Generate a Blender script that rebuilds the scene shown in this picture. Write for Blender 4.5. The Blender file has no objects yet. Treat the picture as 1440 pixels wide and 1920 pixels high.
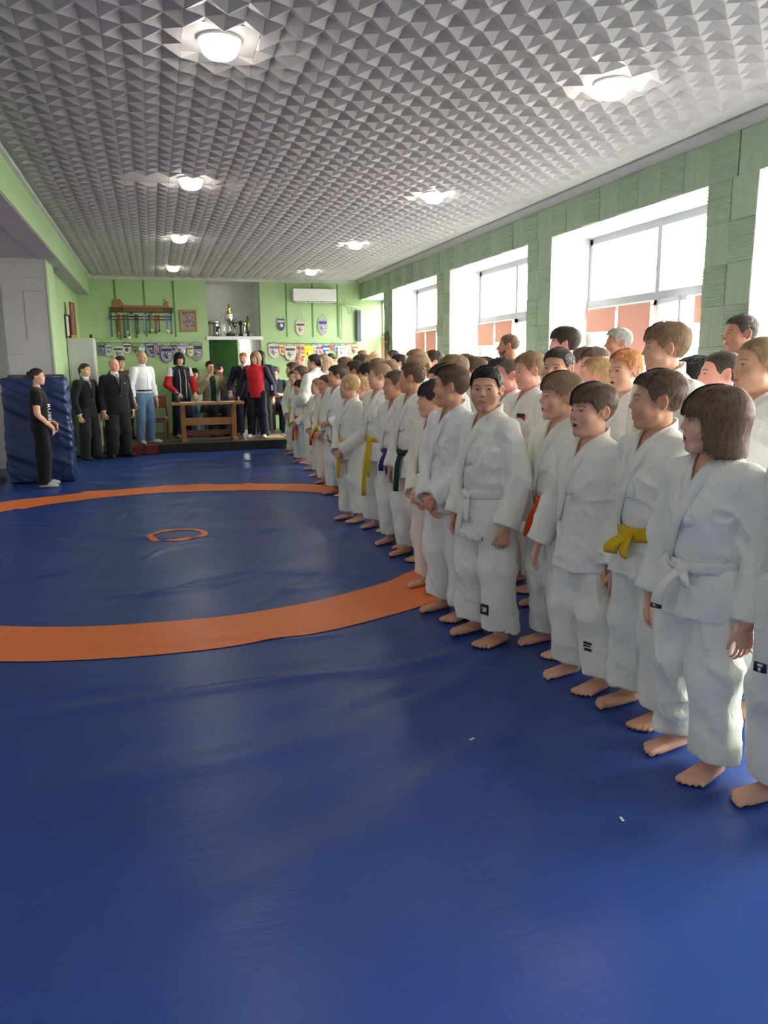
import bpy, bmesh, math, random, time
import numpy as np
from mathutils import Matrix, Vector
T0 = time.time()
random.seed(4)
SC = bpy.context.scene; COL = SC.collection
# ------------------------------------------------------------------ camera
FPX = 1424.; PITCH = math.radians(10.9); YAW = math.radians(16.6); ROLL = .0098; EYE = 1.55
_fw = np.array([math.sin(YAW) * math.cos(PITCH), math.cos(YAW) * math.cos(PITCH), -math.sin(PITCH)])
_rt = np.array([math.cos(YAW), -math.sin(YAW), 0.]); _up = np.cross(_rt, _fw)
_r2 = _rt * math.cos(ROLL) - _up * math.sin(ROLL); _u2 = np.cross(_r2, _fw)
cd = bpy.data.cameras.new('camera'); cam = bpy.data.objects.new('camera', cd); COL.objects.link(cam)
cd.sensor_fit = 'VERTICAL'; cd.sensor_height = 36; cd.sensor_width = 27; cd.lens = 36 * FPX / 1920; cd.clip_start = .05
cam.matrix_world = Matrix([[_r2[i], _u2[i], -_fw[i], (0, 0, EYE)[i]] for i in range(3)] + [[0, 0, 0, 1]])
SC.camera = cam
def at(x, y, Y):
    """point of the plane Y = const that the photograph shows at pixel (x, y)"""
    d = (x - 720) / FPX * _r2 - (y - 960) / FPX * _u2 + _fw
    return np.array([0, 0, EYE]) + d * Y / d[1]
# ------------------------------------------------------------------ world, exposure
SKY = 10.0
W = bpy.data.worlds.new('overcast_sky'); SC.world = W; W.use_nodes = True
_t = W.node_tree; _bg = _t.nodes['Background']; _bg.inputs[1].default_value = SKY
_tc = _t.nodes.new('ShaderNodeTexCoord'); _sp = _t.nodes.new('ShaderNodeSeparateXYZ'); _mr = _t.nodes.new('ShaderNodeMapRange'); _mx = _t.nodes.new('ShaderNodeMix'); _mx.data_type = 'RGBA'
_t.links.new(_tc.outputs['Generated'], _sp.inputs[0]); _t.links.new(_sp.outputs[2], _mr.inputs[0]); _mr.inputs[1].default_value = -.10; _mr.inputs[2].default_value = .05
_t.links.new(_mr.outputs[0], _mx.inputs[0]); _mx.inputs[6].default_value = (.16, .17, .145, 1); _mx.inputs[7].default_value = (1., .985, .915, 1)   # ground / overcast sky
_t.links.new(_mx.outputs[2], _bg.inputs[0])
vs = SC.view_settings; vs.view_transform = 'Standard'; vs.look = 'None'; vs.gamma = 1.; vs.use_curve_mapping = False; vs.exposure = 1.5
LAMP = 18.   # lamp emission
try: SC.cycles.use_denoising = True
except Exception: pass
SC.cycles.max_bounces = 10; SC.cycles.diffuse_bounces = 5; SC.cycles.glossy_bounces = 3; SC.cycles.transparent_max_bounces = 12
SC.cycles.sample_clamp_indirect = 8.
# room dimensions (metres)
XR, XL, YF, YB, ZC = 4.65, -1.15, 17.33, -4.0, 3.45
ZH = 3.03           # window heads
PIL = [(-3.1, -2.53), (-.33, .24), (2.44, 3.01), (5.22, 5.79), (8.50, 9.10), (11.78, 12.36), (14.89, 15.44)]
WIN = [(PIL[i][1], PIL[i + 1][0]) for i in range(len(PIL) - 1)] + [(15.44, 17.33)]  # windows beside and behind the camera are unseen, added for their light
XW = 5.17
for i, (a, b) in enumerate(WIN):   # portals help sample the sky through each window
    L = bpy.data.lights.new('window_portal', 'AREA'); L.shape = 'RECTANGLE'; L.size = 2.0; L.size_y = b - a; L.cycles.is_portal = True
    o = bpy.data.objects.new('window_portal', L); COL.objects.link(o); o.location = (XW + .12, (a + b) / 2, 2.0); o.rotation_euler = (0, math.radians(90), 0)
# ------------------------------------------------------------------ object helpers
def ob(name, me, mats=None, parent=None, loc=None, rot=None):
    if isinstance(me, tuple): me = mesh_from(name, me[0], me[1], mats if isinstance(mats, (list, tuple)) else ([mats] if mats else []))
    o = bpy.data.objects.new(name, me); COL.objects.link(o)
    if parent is not None: o.parent = parent
    if loc is not None: o.location = loc
    if rot is not None: o.rotation_euler = rot
    return o
def obf(name, vf, m, parent=None, loc=None, rot=None):   # flat shaded
    return ob(name, mesh_from(name, vf[0], vf[1], [m] if not isinstance(m, (list, tuple)) else m, smooth=False), None, parent, loc, rot)
def thing(name, label, cat, loc=(0, 0, 0), rz=0., group=None):
    o = bpy.data.objects.new(name, None); COL.objects.link(o); o.location = loc; o.rotation_euler = (0, 0, rz); o.empty_display_size = .1
    return tag(o, label, cat, group)
def tag(o, label=None, cat=None, group=None, kind=None):
    if label: o['label'] = label
    if cat: o['category'] = cat
    if group: o['group'] = group
    if kind: o['kind'] = kind
    return o
def struct(o): o['kind'] = 'structure'; return o
# ------------------------------------------------------------------ geometry kit
def mesh_from(name, V, F, mats=(), smooth=True, attrs=None, fmat=None):
    """V (n,3) array, F (m,4) or (m,3) int array (or list of such arrays)"""
    if not isinstance(F, (list, tuple)): F = [F]
    G = []
    for f in F:
        f = np.asarray(f, np.int32)
        if not len(f): continue
        if f.shape[1] == 4 and (f[:, 2] == f[:, 3]).any():
            t = f[:, 2] == f[:, 3]; G += [g for g in (f[~t], f[t][:, :3]) if len(g)]
        else: G.append(f)
    F = G
    me = bpy.data.meshes.new(name)
    V = np.asarray(V, np.float32)
    me.vertices.add(len(V)); me.vertices.foreach_set('co', V.ravel())
    nl = sum(f.size for f in F); nf = sum(len(f) for f in F)
    me.loops.add(nl); me.polygons.add(nf)
    me.loops.foreach_set('vertex_index', np.concatenate([f.ravel() for f in F]))
    tot = np.concatenate([np.full(len(f), f.shape[1], np.int32) for f in F])
    st = np.concatenate([[0], np.cumsum(tot)[:-1]]).astype(np.int32)
    me.polygons.foreach_set('loop_start', st)
    if fmat is not None: me.polygons.foreach_set('material_index', np.asarray(fmat, np.int32))
    me.update(calc_edges=True)
    me.polygons.foreach_set('use_smooth', np.full(nf, bool(smooth)))
    for m in mats: me.materials.append(m)
    for k, a in (attrs or {}).items():
        at = me.attributes.new(k, 'FLOAT_VECTOR', 'POINT'); at.data.foreach_set('vector', np.asarray(a, np.float32).ravel())
    return me

def smin(a, b, k):
    if k <= 0: return np.minimum(a, b)
    h = np.clip(.5 + .5 * (b - a) / k, 0, 1)
    return b + (a - b) * h - k * h * (1 - h)
def smax(a, b, k): return -smin(-a, -b, k)

def axis(*segs):
    """segs: (start, end, step)... -> increasing coordinates with that spacing"""
    out = [segs[0][0]]
    for a, b, s in segs:
        n = max(1, int(math.ceil((b - out[-1]) / s)))
        if b > out[-1]: out += list(np.linspace(out[-1], b, n + 1)[1:])
    return np.array(out, np.float32)

class Field:
    def __init__(s, xs, ys, zs):
        s.xs, s.ys, s.zs = [np.asarray(a, np.float32) for a in (xs, ys, zs)]
        s.D = np.full((len(xs), len(ys), len(zs)), .5, np.float32)
    def block(s, lo, hi):
        r = []
        for c, a, b in zip((s.xs, s.ys, s.zs), lo, hi):
            i = max(0, np.searchsorted(c, a) - 1); j = min(len(c), np.searchsorted(c, b) + 1)
            if j - i < 1: return None
            r.append(slice(i, j))
        return tuple(r)
    def grid(s, b): return s.xs[b[0]][:, None, None], s.ys[b[1]][None, :, None], s.zs[b[2]][None, None, :]
    def add(s, fn, lo, hi, k=0., sub=False):
        m = k + .02
        b = s.block([a - m for a in lo], [a + m for a in hi])
        if b is None: return
        d = fn(*s.grid(b)).astype(np.float32)
        s.D[b] = smax(s.D[b], -d, k) if sub else smin(s.D[b], d, k)
    def cone(s, a, b, r1, r2, k=0., sub=False, fl=None):
        """capsule a-b with radii r1-r2; fl = (axis index, factor) flattens it"""
        a = np.array(a, float); b = np.array(b, float); R = max(r1, r2)
        def fn(X, Y, Z):
            q = [X - a[0], Y - a[1], Z - a[2]]; ba = b - a
            w = [1., 1., 1.]
            if fl: w[fl[0]] = fl[1]
            t = np.clip((q[0] * ba[0] + q[1] * ba[1] + q[2] * ba[2]) / max(ba @ ba, 1e-9), 0, 1)
            return np.sqrt(sum(((q[i] - t * ba[i]) * w[i]) ** 2 for i in range(3))) - (r1 + (r2 - r1) * t)
        s.add(fn, np.minimum(a, b) - R, np.maximum(a, b) + R, k, sub)
    def ell(s, c, r, k=0., sub=False):
        def fn(X, Y, Z):
            q = np.sqrt(((X - c[0]) / r[0]) ** 2 + ((Y - c[1]) / r[1]) ** 2 + ((Z - c[2]) / r[2]) ** 2)
            return (q - 1) * min(r)
        s.add(fn, [c[i] - r[i] for i in range(3)], [c[i] + r[i] for i in range(3)], k, sub)
    def mesh(s, relax=1):
        return nets(s.xs, s.ys, s.zs, s.D, relax)

def nets(xs, ys, zs, D, relax=1):
    """naive surface nets on a rectilinear grid -> V, quads"""
    S = D < 0
    nx, ny, nz = D.shape
    cnt = np.zeros((nx-1, ny-1, nz-1), np.int8)
    for i in (0, 1):
        for j in (0, 1):
            for k in (0, 1): cnt += S[i:nx-1+i, j:ny-1+j, k:nz-1+k]
    act = (cnt > 0) & (cnt < 8)
    ci = np.argwhere(act)
    idx = np.full(act.shape, -1, np.int32); idx[act] = np.arange(len(ci))
    off = [(i, j, k) for i in (0, 1) for j in (0, 1) for k in (0, 1)]
    vals = {o: D[ci[:, 0]+o[0], ci[:, 1]+o[1], ci[:, 2]+o[2]] for o in off}
    acc = np.zeros((len(ci), 3), np.float32); n = np.zeros(len(ci), np.float32)
    for o in off:
        for ax in range(3):
            if o[ax]: continue
            p = list(o); p[ax] = 1; p = tuple(p)
            a, b = vals[o], vals[p]; m = (a < 0) != (b < 0)
            t = a[m] / (a[m] - b[m])
            q = np.empty((m.sum(), 3), np.float32)
            for d in range(3): q[:, d] = o[d]
            q[:, ax] = t
            acc[m] += q; n[m] += 1
    fr = acc / n[:, None]
    V = np.empty((len(ci), 3), np.float32)
    for d, c in enumerate((xs, ys, zs)):
        c0 = c[ci[:, d]]; c1 = c[ci[:, d] + 1]; V[:, d] = c0 + (c1 - c0) * fr[:, d]
    Q = []
    def emit(e, i00, i01, i11, i10, flip):
        q = np.stack([i00, i10, i11, i01] , 1); q[flip] = q[flip][:, ::-1]; Q.append(q)
    m = S[:-1, 1:-1, 1:-1] != S[1:, 1:-1, 1:-1]; e = np.argwhere(m)
    if len(e):
        i, j, k = e.T; j, k = j+1, k+1
        emit(e, idx[i, j-1, k-1], idx[i, j-1, k], idx[i, j, k], idx[i, j, k-1], ~S[i, j, k])
    m = S[1:-1, :-1, 1:-1] != S[1:-1, 1:, 1:-1]; e = np.argwhere(m)
    if len(e):
        i, j, k = e.T; i, k = i+1, k+1
        emit(e, idx[i-1, j, k-1], idx[i, j, k-1], idx[i, j, k], idx[i-1, j, k], ~S[i, j, k])
    m = S[1:-1, 1:-1, :-1] != S[1:-1, 1:-1, 1:]; e = np.argwhere(m)
    if len(e):
        i, j, k = e.T; i, j = i+1, j+1
        emit(e, idx[i-1, j-1, k], idx[i-1, j, k], idx[i, j, k], idx[i, j-1, k], ~S[i, j, k])
    F = np.concatenate(Q)
    for _ in range(relax):
        A = np.zeros_like(V); w = np.zeros(len(V), np.float32)
        for a, b in ((0, 1), (1, 2), (2, 3), (3, 0)):
            for u, v in ((a, b), (b, a)):
                for d in range(3): A[:, d] += np.bincount(F[:, u], V[F[:, v], d], len(V))
                w += np.bincount(F[:, u], minlength=len(V))
        V = V * .5 + .5 * A / np.maximum(w, 1)[:, None]
    return V, F

class Noise:
    def __init__(s, seed, n=32): s.n = n; s.t = np.random.RandomState(seed).uniform(-1, 1, (n, n, n)).astype(np.float32)
    def __call__(s, x, y, z):
        x, y, z = np.broadcast_arrays(x, y, z); n = s.n
        xi, yi, zi = [np.floor(a).astype(np.int32) for a in (x, y, z)]
        fx, fy, fz = [(a - b) for a, b in ((x, xi), (y, yi), (z, zi))]
        fx, fy, fz = [a * a * (3 - 2 * a) for a in (fx, fy, fz)]
        x0, y0, z0 = xi % n, yi % n, zi % n; x1, y1, z1 = (x0+1) % n, (y0+1) % n, (z0+1) % n
        t = s.t
        l = lambda a, b, f: a + (b - a) * f
        return l(l(l(t[x0, y0, z0], t[x1, y0, z0], fx), l(t[x0, y1, z0], t[x1, y1, z0], fx), fy),
                 l(l(t[x0, y0, z1], t[x1, y0, z1], fx), l(t[x0, y1, z1], t[x1, y1, z1], fx), fy), fz)

def ribbon(path, side, w, th, close=False, taper=None):
    """flat strap: path (n,3), side (n,3) unit across, width w, thickness th (out along normal). returns V,F"""
    P = np.asarray(path, float); S = np.asarray(side, float)
    n = len(P); S = S / np.linalg.norm(S, axis=1)[:, None]
    T = np.gradient(P, axis=0) if not close else np.roll(P, -1, 0) - np.roll(P, 1, 0)
    N = np.cross(T, S); N /= np.maximum(np.linalg.norm(N, axis=1), 1e-9)[:, None]
    W = np.full(n, w / 2.) if taper is None else np.asarray(taper) * w / 2.
    prof = [(-1, -.5), (-1, .5), (-.5, .72), (.5, .72), (1, .5), (1, -.5)]
    m = len(prof)
    V = np.concatenate([P + S * (W * a)[:, None] + N * (th * b) for a, b in prof]).reshape(m, n, 3).transpose(1, 0, 2).reshape(-1, 3)
    F = []
    for i in range(n if close else n - 1):
        for j in range(m):
            a = i * m + j; b = i * m + (j + 1) % m; c = ((i + 1) % n) * m + (j + 1) % m; d = ((i + 1) % n) * m + j
            F.append((a, b, c, d))
    Fs = [np.array(F)]
    if not close:
        Fs[0] = np.concatenate([Fs[0], [(3, 2, 1, 0), (5, 4, 3, 0)], [((n-1)*m, (n-1)*m+1, (n-1)*m+2, (n-1)*m+3), ((n-1)*m, (n-1)*m+3, (n-1)*m+4, (n-1)*m+5)]])
    return V, Fs[0]

def join(*parts):
    V, F, o = [], [], 0
    for v, f in parts: V.append(v); F.append(np.asarray(f) + o); o += len(v)
    return np.concatenate(V), np.concatenate(F)

def box(lo, hi, bev=0.):
    lo = np.array(lo, float); hi = np.array(hi, float)
    if bev <= 0:
        V = np.array([(x, y, z) for x in (lo[0], hi[0]) for y in (lo[1], hi[1]) for z in (lo[2], hi[2])])
        F = np.array([(0, 1, 3, 2), (4, 6, 7, 5), (0, 4, 5, 1), (2, 3, 7, 6), (0, 2, 6, 4), (1, 5, 7, 3)])
        return V, F
    bm = bmesh.new(); bmesh.ops.create_cube(bm, size=1)
    for v in bm.verts: v.co = [lo[i] + (hi[i] - lo[i]) * (v.co[i] + .5) for i in range(3)]
    bmesh.ops.bevel(bm, geom=bm.edges[:], offset=min(bev, .45 * float((hi - lo).min())), segments=1, affect='EDGES', profile=.5)
    bmesh.ops.triangulate(bm, faces=[f for f in bm.faces if len(f.verts) != 4])
    V = np.array([v.co[:] for v in bm.verts]); F = []
    for f in bm.faces:
        i = [v.index for v in f.verts]; F.append(i if len(i) == 4 else i + [i[2]])
    bm.free(); F = np.array(F)
    return V, F
def clean_quads(F):
    """split quads whose last two indices repeat into true triangles"""
    F = np.asarray(F); t = F[:, 2] == F[:, 3]
    return [F[~t], F[t][:, :3]]

def lathe(prof, n=24, c=(0, 0, 0)):
    P = np.array(prof, float); m = len(P); a = np.arange(n) * 2 * math.pi / n
    V = np.stack([P[:, 0][:, None] * np.cos(a), P[:, 0][:, None] * np.sin(a), np.repeat(P[:, 1][:, None], n, 1)], 2).reshape(-1, 3) + np.array(c)
    F = [(i*n+j, i*n+(j+1) % n, (i+1)*n+(j+1) % n, (i+1)*n+j) for i in range(m-1) for j in range(n)]
    return V, np.array(F)

def tube(path, r, n=8):
    P = np.asarray(path, float); T = np.gradient(P, axis=0); T /= np.linalg.norm(T, axis=1)[:, None]
    up = np.where(np.abs(T[:, 2:3]) > .9, [[1., 0, 0]], [[0, 0, 1.]])
    A = np.cross(T, up); A /= np.linalg.norm(A, axis=1)[:, None]; B = np.cross(T, A)
    r = np.broadcast_to(np.asarray(r, float), (len(P),))
    an = np.arange(n) * 2 * math.pi / n
    V = (P[:, None] + (A[:, None] * np.cos(an)[None, :, None] + B[:, None] * np.sin(an)[None, :, None]) * r[:, None, None]).reshape(-1, 3)
    m = len(P)
    F = [(i*n+j, i*n+(j+1) % n, (i+1)*n+(j+1) % n, (i+1)*n+j) for i in range(m-1) for j in range(n)]
    V = np.concatenate([V, P[:1], P[-1:]]); a, b = m*n, m*n+1
    F += [(a, (j+1) % n, j, j) for j in range(n)] + [(b, (m-1)*n+j, (m-1)*n+(j+1) % n, (m-1)*n+(j+1) % n) for j in range(n)]
    return V, np.array(F)
# ------------------------------------------------------------------ materials
MATS = {}
class NT:
    """tiny expression helper over a node tree"""
    def __init__(s, m): s.t = m.node_tree; s.n = s.t.nodes; s.l = s.t.links
    def node(s, typ, ins=None, **kw):
        n = s.n.new(typ)
        for k, v in kw.items(): setattr(n, k, v)
        for k, v in (ins or {}).items(): s.put(n.inputs[k], v)
        return n
    def put(s, sock, v):
        if hasattr(v, 'is_output') or isinstance(v, bpy.types.NodeSocket): s.l.new(v, sock)
        elif isinstance(v, bpy.types.Node): s.l.new(v.outputs[0], sock)
        else:
            if isinstance(v, (tuple, list)) and len(v) == 3 and sock.type == 'RGBA': v = (*v, 1)
            sock.default_value = v
    def m(s, op, a, b=0., c=0., clamp=False):
        n = s.n.new('ShaderNodeMath'); n.operation = op; n.use_clamp = clamp
        for i, v in enumerate((a, b, c)): s.put(n.inputs[i], v)
        return n.outputs[0]
    def mix(s, f, a, b):
        n = s.n.new('ShaderNodeMix'); n.data_type = 'RGBA'
        s.put(n.inputs[0], f); s.put(n.inputs[6], a); s.put(n.inputs[7], b); return n.outputs[2]
    def step(s, v, e, w): # smooth 0..1 as v passes e with half width w
        n = s.n.new('ShaderNodeMapRange'); n.interpolation_type = 'SMOOTHSTEP'
        for i, x in enumerate((v, e - w, e + w, 0., 1.)): s.put(n.inputs[i], x)
        return n.outputs[0]
    def noise(s, vec, scale, detail=2., rough=.5, dist=0.):
        n = s.n.new('ShaderNodeTexNoise'); s.put(n.inputs['Vector'], vec); n.inputs['Scale'].default_value = scale; n.inputs['Detail'].default_value = detail
        n.inputs['Roughness'].default_value = rough; n.inputs['Distortion'].default_value = dist; return n.outputs['Fac']
    def obj(s, scale=None, rot=None):
        o = s.n.new('ShaderNodeTexCoord').outputs['Object']
        if scale is None and rot is None: return o
        mp = s.n.new('ShaderNodeMapping'); s.l.new(o, mp.inputs[0])
        if scale: mp.inputs['Scale'].default_value = scale
        if rot: mp.inputs['Rotation'].default_value = rot
        return mp.outputs[0]
    def bump(s, h, strength=.3, dist=.01, normal=None):
        n = s.n.new('ShaderNodeBump'); s.put(n.inputs['Height'], h); n.inputs['Strength'].default_value = strength; n.inputs['Distance'].default_value = dist
        if normal is not None: s.put(n.inputs['Normal'], normal)
        return n.outputs[0]
def mat(name, color=(.8, .8, .8), rough=.6, metal=0., spec=.5, build=None, **kw):
    if name in MATS: return MATS[name]
    m = bpy.data.materials.new(name); m.use_nodes = True; MATS[name] = m
    p = m.node_tree.nodes['Principled BSDF']
    p.inputs['Base Color'].default_value = (*color, 1); p.inputs['Roughness'].default_value = rough; p.inputs['Metallic'].default_value = metal
    p.inputs['Specular IOR Level'].default_value = spec
    for k, v in kw.items(): p.inputs[k].default_value = v
    m.diffuse_color = (*color, 1)
    if build: build(NT(m), p)
    return m
def lin(*c):
    """sRGB 0-255 -> linear"""
    return tuple((v / 255. / 12.92) if v / 255. <= .04045 else ((v / 255. + .055) / 1.055) ** 2.4 for v in c)

def cloth(name, col, weave=900., rough=.9, wr=.25, sheen=.15, wsc=1.):
    def b(t, p):
        v = t.obj()
        big = t.noise(v, 9., 3., .55, .6); fine = t.noise(v, weave, 1.)
        st = t.noise(t.obj((30, 30, 9)), wsc, 3., .6, .8)
        h = t.m('ADD', t.m('MULTIPLY', st, .55), t.m('MULTIPLY', fine, .10))
        for sc, w in ((4.5, .60), (10., .24)):   # crisp creases
            n = t.noise(t.obj((1.5, 1.5, .9), (.35, .25, .0)), sc, 2., .35, .9); cr = t.m('POWER', t.m('SUBTRACT', 1., t.m('MULTIPLY', t.m('ABSOLUTE', t.m('SUBTRACT', n, .5)), 2.)), 5.)
            h = t.m('ADD', h, t.m('MULTIPLY', cr, w))
        t.put(p.inputs['Normal'], t.bump(h, min(1., wr * 1.5), .016))
        c = t.mix(t.m('MULTIPLY', big, .35), col, tuple(x * .90 for x in col)); t.put(p.inputs['Base Color'], c)
    return mat(name, col, rough, spec=.25, build=b, **{'Sheen Weight': sheen, 'Sheen Roughness': .5})

def plain(name, col, rough=.5, amt=.06, scale=6., bump=0., bs=60., **kw):
    def b(t, p):
        v = t.obj(); n = t.noise(v, scale, 4., .6)
        t.put(p.inputs['Base Color'], t.mix(n, tuple(x * (1 - amt) for x in col), tuple(min(1, x * (1 + amt)) for x in col)))
        if bump: t.put(p.inputs['Normal'], t.bump(t.noise(v, bs, 3.), bump, .01))
    return mat(name, col, rough, build=b, **kw)

def skin(name, col, brow, iris=(.10, .07, .05), mouth=0., gaze=0.):
    def b(t, p):
        at = t.node('ShaderNodeAttribute', attribute_name='hl', attribute_type='GEOMETRY')
        sp = t.node('ShaderNodeSeparateXYZ', {0: at.outputs['Vector']}); sx, y, z = sp.outputs
        x = t.m('ABSOLUTE', sx); M = t.m
        front = t.step(M('MULTIPLY', y, -1.), .045, .006)
        n = t.noise(t.obj(), 25., 4., .6)
        red = tuple((col[0] * 1.0, col[1] * .74, col[2] * .70))
        c = t.mix(M('MULTIPLY', n, .25), col, red)
        # ears, nose tip, cheeks a little redder
        ear = t.step(x, .078, .006); c = t.mix(M('MULTIPLY', ear, .45), c, red)
        dn = M('SQRT', M('ADD', M('POWER', x, 2.), M('POWER', M('ADD', z, .022), 2.))); c = t.mix(M('MULTIPLY', M('SUBTRACT', 1., t.step(dn, .012, .010)), M('MULTIPLY', front, .35)), c, red)
        dc = M('SQRT', M('ADD', M('POWER', M('SUBTRACT', x, .038), 2.), M('POWER', M('ADD', z, .032), 2.))); c = t.mix(M('MULTIPLY', M('SUBTRACT', 1., t.step(dc, .016, .014)), M('MULTIPLY', front, .30)), c, red)
        # lips
        lw = M('POWER', M('DIVIDE', x, .0225), 2.); lz = M('POWER', M('DIVIDE', M('ADD', z, .0575 + .003 * mouth), .0088 + .004 * mouth), 2.)
        lip = M('MULTIPLY', M('SUBTRACT', 1., t.step(M('ADD', lw, lz), .9, .3)), front); c = t.mix(M('MULTIPLY', lip, .75), c, (col[0] * .78, col[1] * .46, col[2] * .46))
        if mouth: 
            ow = M('POWER', M('DIVIDE', x, .0130), 2.); oz = M('POWER', M('DIVIDE', M('ADD', z, .0575 + .002 * mouth), .0034 + .0030 * mouth), 2.)
            c = t.mix(M('MULTIPLY', M('SUBTRACT', 1., t.step(M('ADD', ow, oz), .9, .2)), front), c, (.035, .012, .010))
        else:
            ln = M('MULTIPLY', M('SUBTRACT', 1., t.step(M('ABSOLUTE', M('ADD', M('ADD', z, .0565), M('MULTIPLY', M('POWER', x, 2.), 4.))), .0009, .0008)), M('SUBTRACT', 1., t.step(x, .021, .003)))
            c = t.mix(M('MULTIPLY', M('MULTIPLY', ln, front), .8), c, (.12, .035, .03))
        # nostrils
        nd = M('SQRT', M('ADD', M('POWER', M('SUBTRACT', x, .0065), 2.), M('POWER', M('ADD', z, .0325), 2.))); c = t.mix(M('MULTIPLY', M('SUBTRACT', 1., t.step(nd, .0028, .0015)), M('MULTIPLY', t.step(M('MULTIPLY', y, -1.), .085, .002), .8)), c, (.10, .03, .02))
        # brows
        u = M('DIVIDE', M('SUBTRACT', x, .031), .020); bz = M('SUBTRACT', z, M('SUBTRACT', .0255, M('MULTIPLY', M('POWER', u, 2.), .004)))
        bw = M('SUBTRACT', M('SUBTRACT', 1., t.step(M('ABSOLUTE', u), .92, .18)), t.step(M('ABSOLUTE', bz), .0030, .0016))
        c = t.mix(M('MULTIPLY', M('MULTIPLY', M('MAXIMUM', bw, 0.), front), .72), c, brow)
        # eyes
        e = M('DIVIDE', M('SUBTRACT', x, .0305), .0148); k = M('SUBTRACT', 1., M('POWER', e, 2.))
        v = M('SUBTRACT', z, M('ADD', .0045, M('MULTIPLY', e, .0012)))
        lid = M('SUBTRACT', M('MULTIPLY', k, .0048), M('ABSOLUTE', v))
        eye = M('MULTIPLY', t.step(lid, .0003, .0005), front)
        c = t.mix(M('MULTIPLY', t.step(lid, -.0010, .0014), M('MULTIPLY', front, .40)), c, (col[0] * .38, col[1] * .26, col[2] * .24))
        c = t.mix(eye, c, (.50, .46, .44))
        gx = M('SUBTRACT', M('SUBTRACT', x, .0305), M('MULTIPLY', M('SIGN', sx), gaze)); r = M('SQRT', M('ADD', M('POWER', gx, 2.), M('POWER', M('SUBTRACT', z, .0052), 2.)))
        c = t.mix(M('MULTIPLY', eye, M('SUBTRACT', 1., t.step(r, .0056, .0005))), c, iris)
        c = t.mix(M('MULTIPLY', eye, M('SUBTRACT', 1., t.step(r, .0026, .0004))), c, (.008, .006, .006))
        up = M('MULTIPLY', M('MULTIPLY', t.step(M('SUBTRACT', v, M('MULTIPLY', k, .0048)), -.0006, .0005), M('SUBTRACT', 1., t.step(M('SUBTRACT', v, M('MULTIPLY', k, .0048)), .0012, .0006))), M('MULTIPLY', t.step(k, .0, .05), front))
        c = t.mix(M('MULTIPLY', up, .8), c, (.03, .02, .015))
        t.put(p.inputs['Base Color'], c)
        rg = M('SUBTRACT', .52, M('MULTIPLY', eye, .22)); t.put(p.inputs['Roughness'], rg)
        t.put(p.inputs['Normal'], t.bump(t.noise(t.obj(), 350., 2.), .08, .003))
    return mat(name, col, .5, spec=.35, build=b, **{'Subsurface Weight': .12, 'Subsurface Radius': (.012, .005, .003), 'Subsurface Scale': .6})

def hairmat(name, col, tip=None):
    tip = tip or tuple(min(1, x * 2.3 + .015) for x in col)
    def b(t, p):
        n = t.noise(t.obj((140, 140, 30)), 1., 3., .6); n2 = t.noise(t.obj(), 30., 3.)
        f = t.m('ADD', t.m('MULTIPLY', n, .7), t.m('MULTIPLY', n2, .4))
        t.put(p.inputs['Base Color'], t.mix(t.step(f, .55, .28), col, tip))
        t.put(p.inputs['Normal'], t.bump(n, .35, .004))
    return mat(name, col, .45, spec=.4, build=b, **{'Anisotropic': .6})
# ------------------------------------------------------------------ materials of the room
def two_tone(name, a, b, scale=3., rough=.7, **kw):
    def bd(t, p):
        n = t.noise(t.obj(), scale, 5., .65); t.put(p.inputs['Base Color'], t.mix(t.step(n, .5, .18), a, b))
        t.put(p.inputs['Normal'], t.bump(t.noise(t.obj(), 90., 3.), .12, .004))
    return mat(name, a, rough, build=bd, **kw)
M_GREEN = two_tone('green_paint', lin(168, 196, 144), lin(163, 191, 139), 2.5, .5)
M_GREEN2 = two_tone('green_relief_paint', lin(156, 176, 150), lin(149, 169, 143), 4., .6)
M_DGREEN = two_tone('dark_green_paint', lin(70, 128, 60), lin(64, 120, 56), 3., .5)
M_GROOVE = plain('groove_green', lin(84, 132, 70), .6)
M_WHITE = two_tone('white_plaster', (.78, .79, .77), (.72, .73, .72), 5., .7); M_REVEAL = two_tone('window_reveal_paint', (.66, .67, .66), (.60, .61, .61), 5., .6); M_FRAME = plain('window_frame_pvc', (.50, .52, .54), .35, .02)
M_GREY = two_tone('grey_plaster', lin(190, 190, 186), lin(182, 182, 178), 2., .7)
M_SOFFIT = two_tone('grey_soffit', lin(196, 190, 196), lin(188, 182, 188), 2., .8)
M_CEIL = two_tone('polystyrene_ceiling', (.50, .475, .47), (.46, .435, .43), 1.2, .55)
M_CEIL2 = two_tone('ceiling_plain', (.60, .60, .56), (.55, .55, .52), 3., .6)
M_CORN = two_tone('cornice_grey', (.42, .43, .42), (.38, .39, .38), 3., .6)
M_PVC = plain('white_pvc', (.80, .82, .83), .35, .02)
M_GLASS = mat('window_glass', (1, 1, 1), .02)
def _glass(m):
    t = m.node_tree; t.nodes.clear(); o = t.nodes.new('ShaderNodeOutputMaterial'); mx = t.nodes.new('ShaderNodeMixShader'); tr = t.nodes.new('ShaderNodeBsdfTransparent'); gl = t.nodes.new('ShaderNodeBsdfGlossy')
    gl.inputs['Roughness'].default_value = .02; mx.inputs[0].default_value = .06
    t.links.new(tr.outputs[0], mx.inputs[1]); t.links.new(gl.outputs[0], mx.inputs[2]); t.links.new(mx.outputs[0], o.inputs[0])
_glass(M_GLASS)
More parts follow.
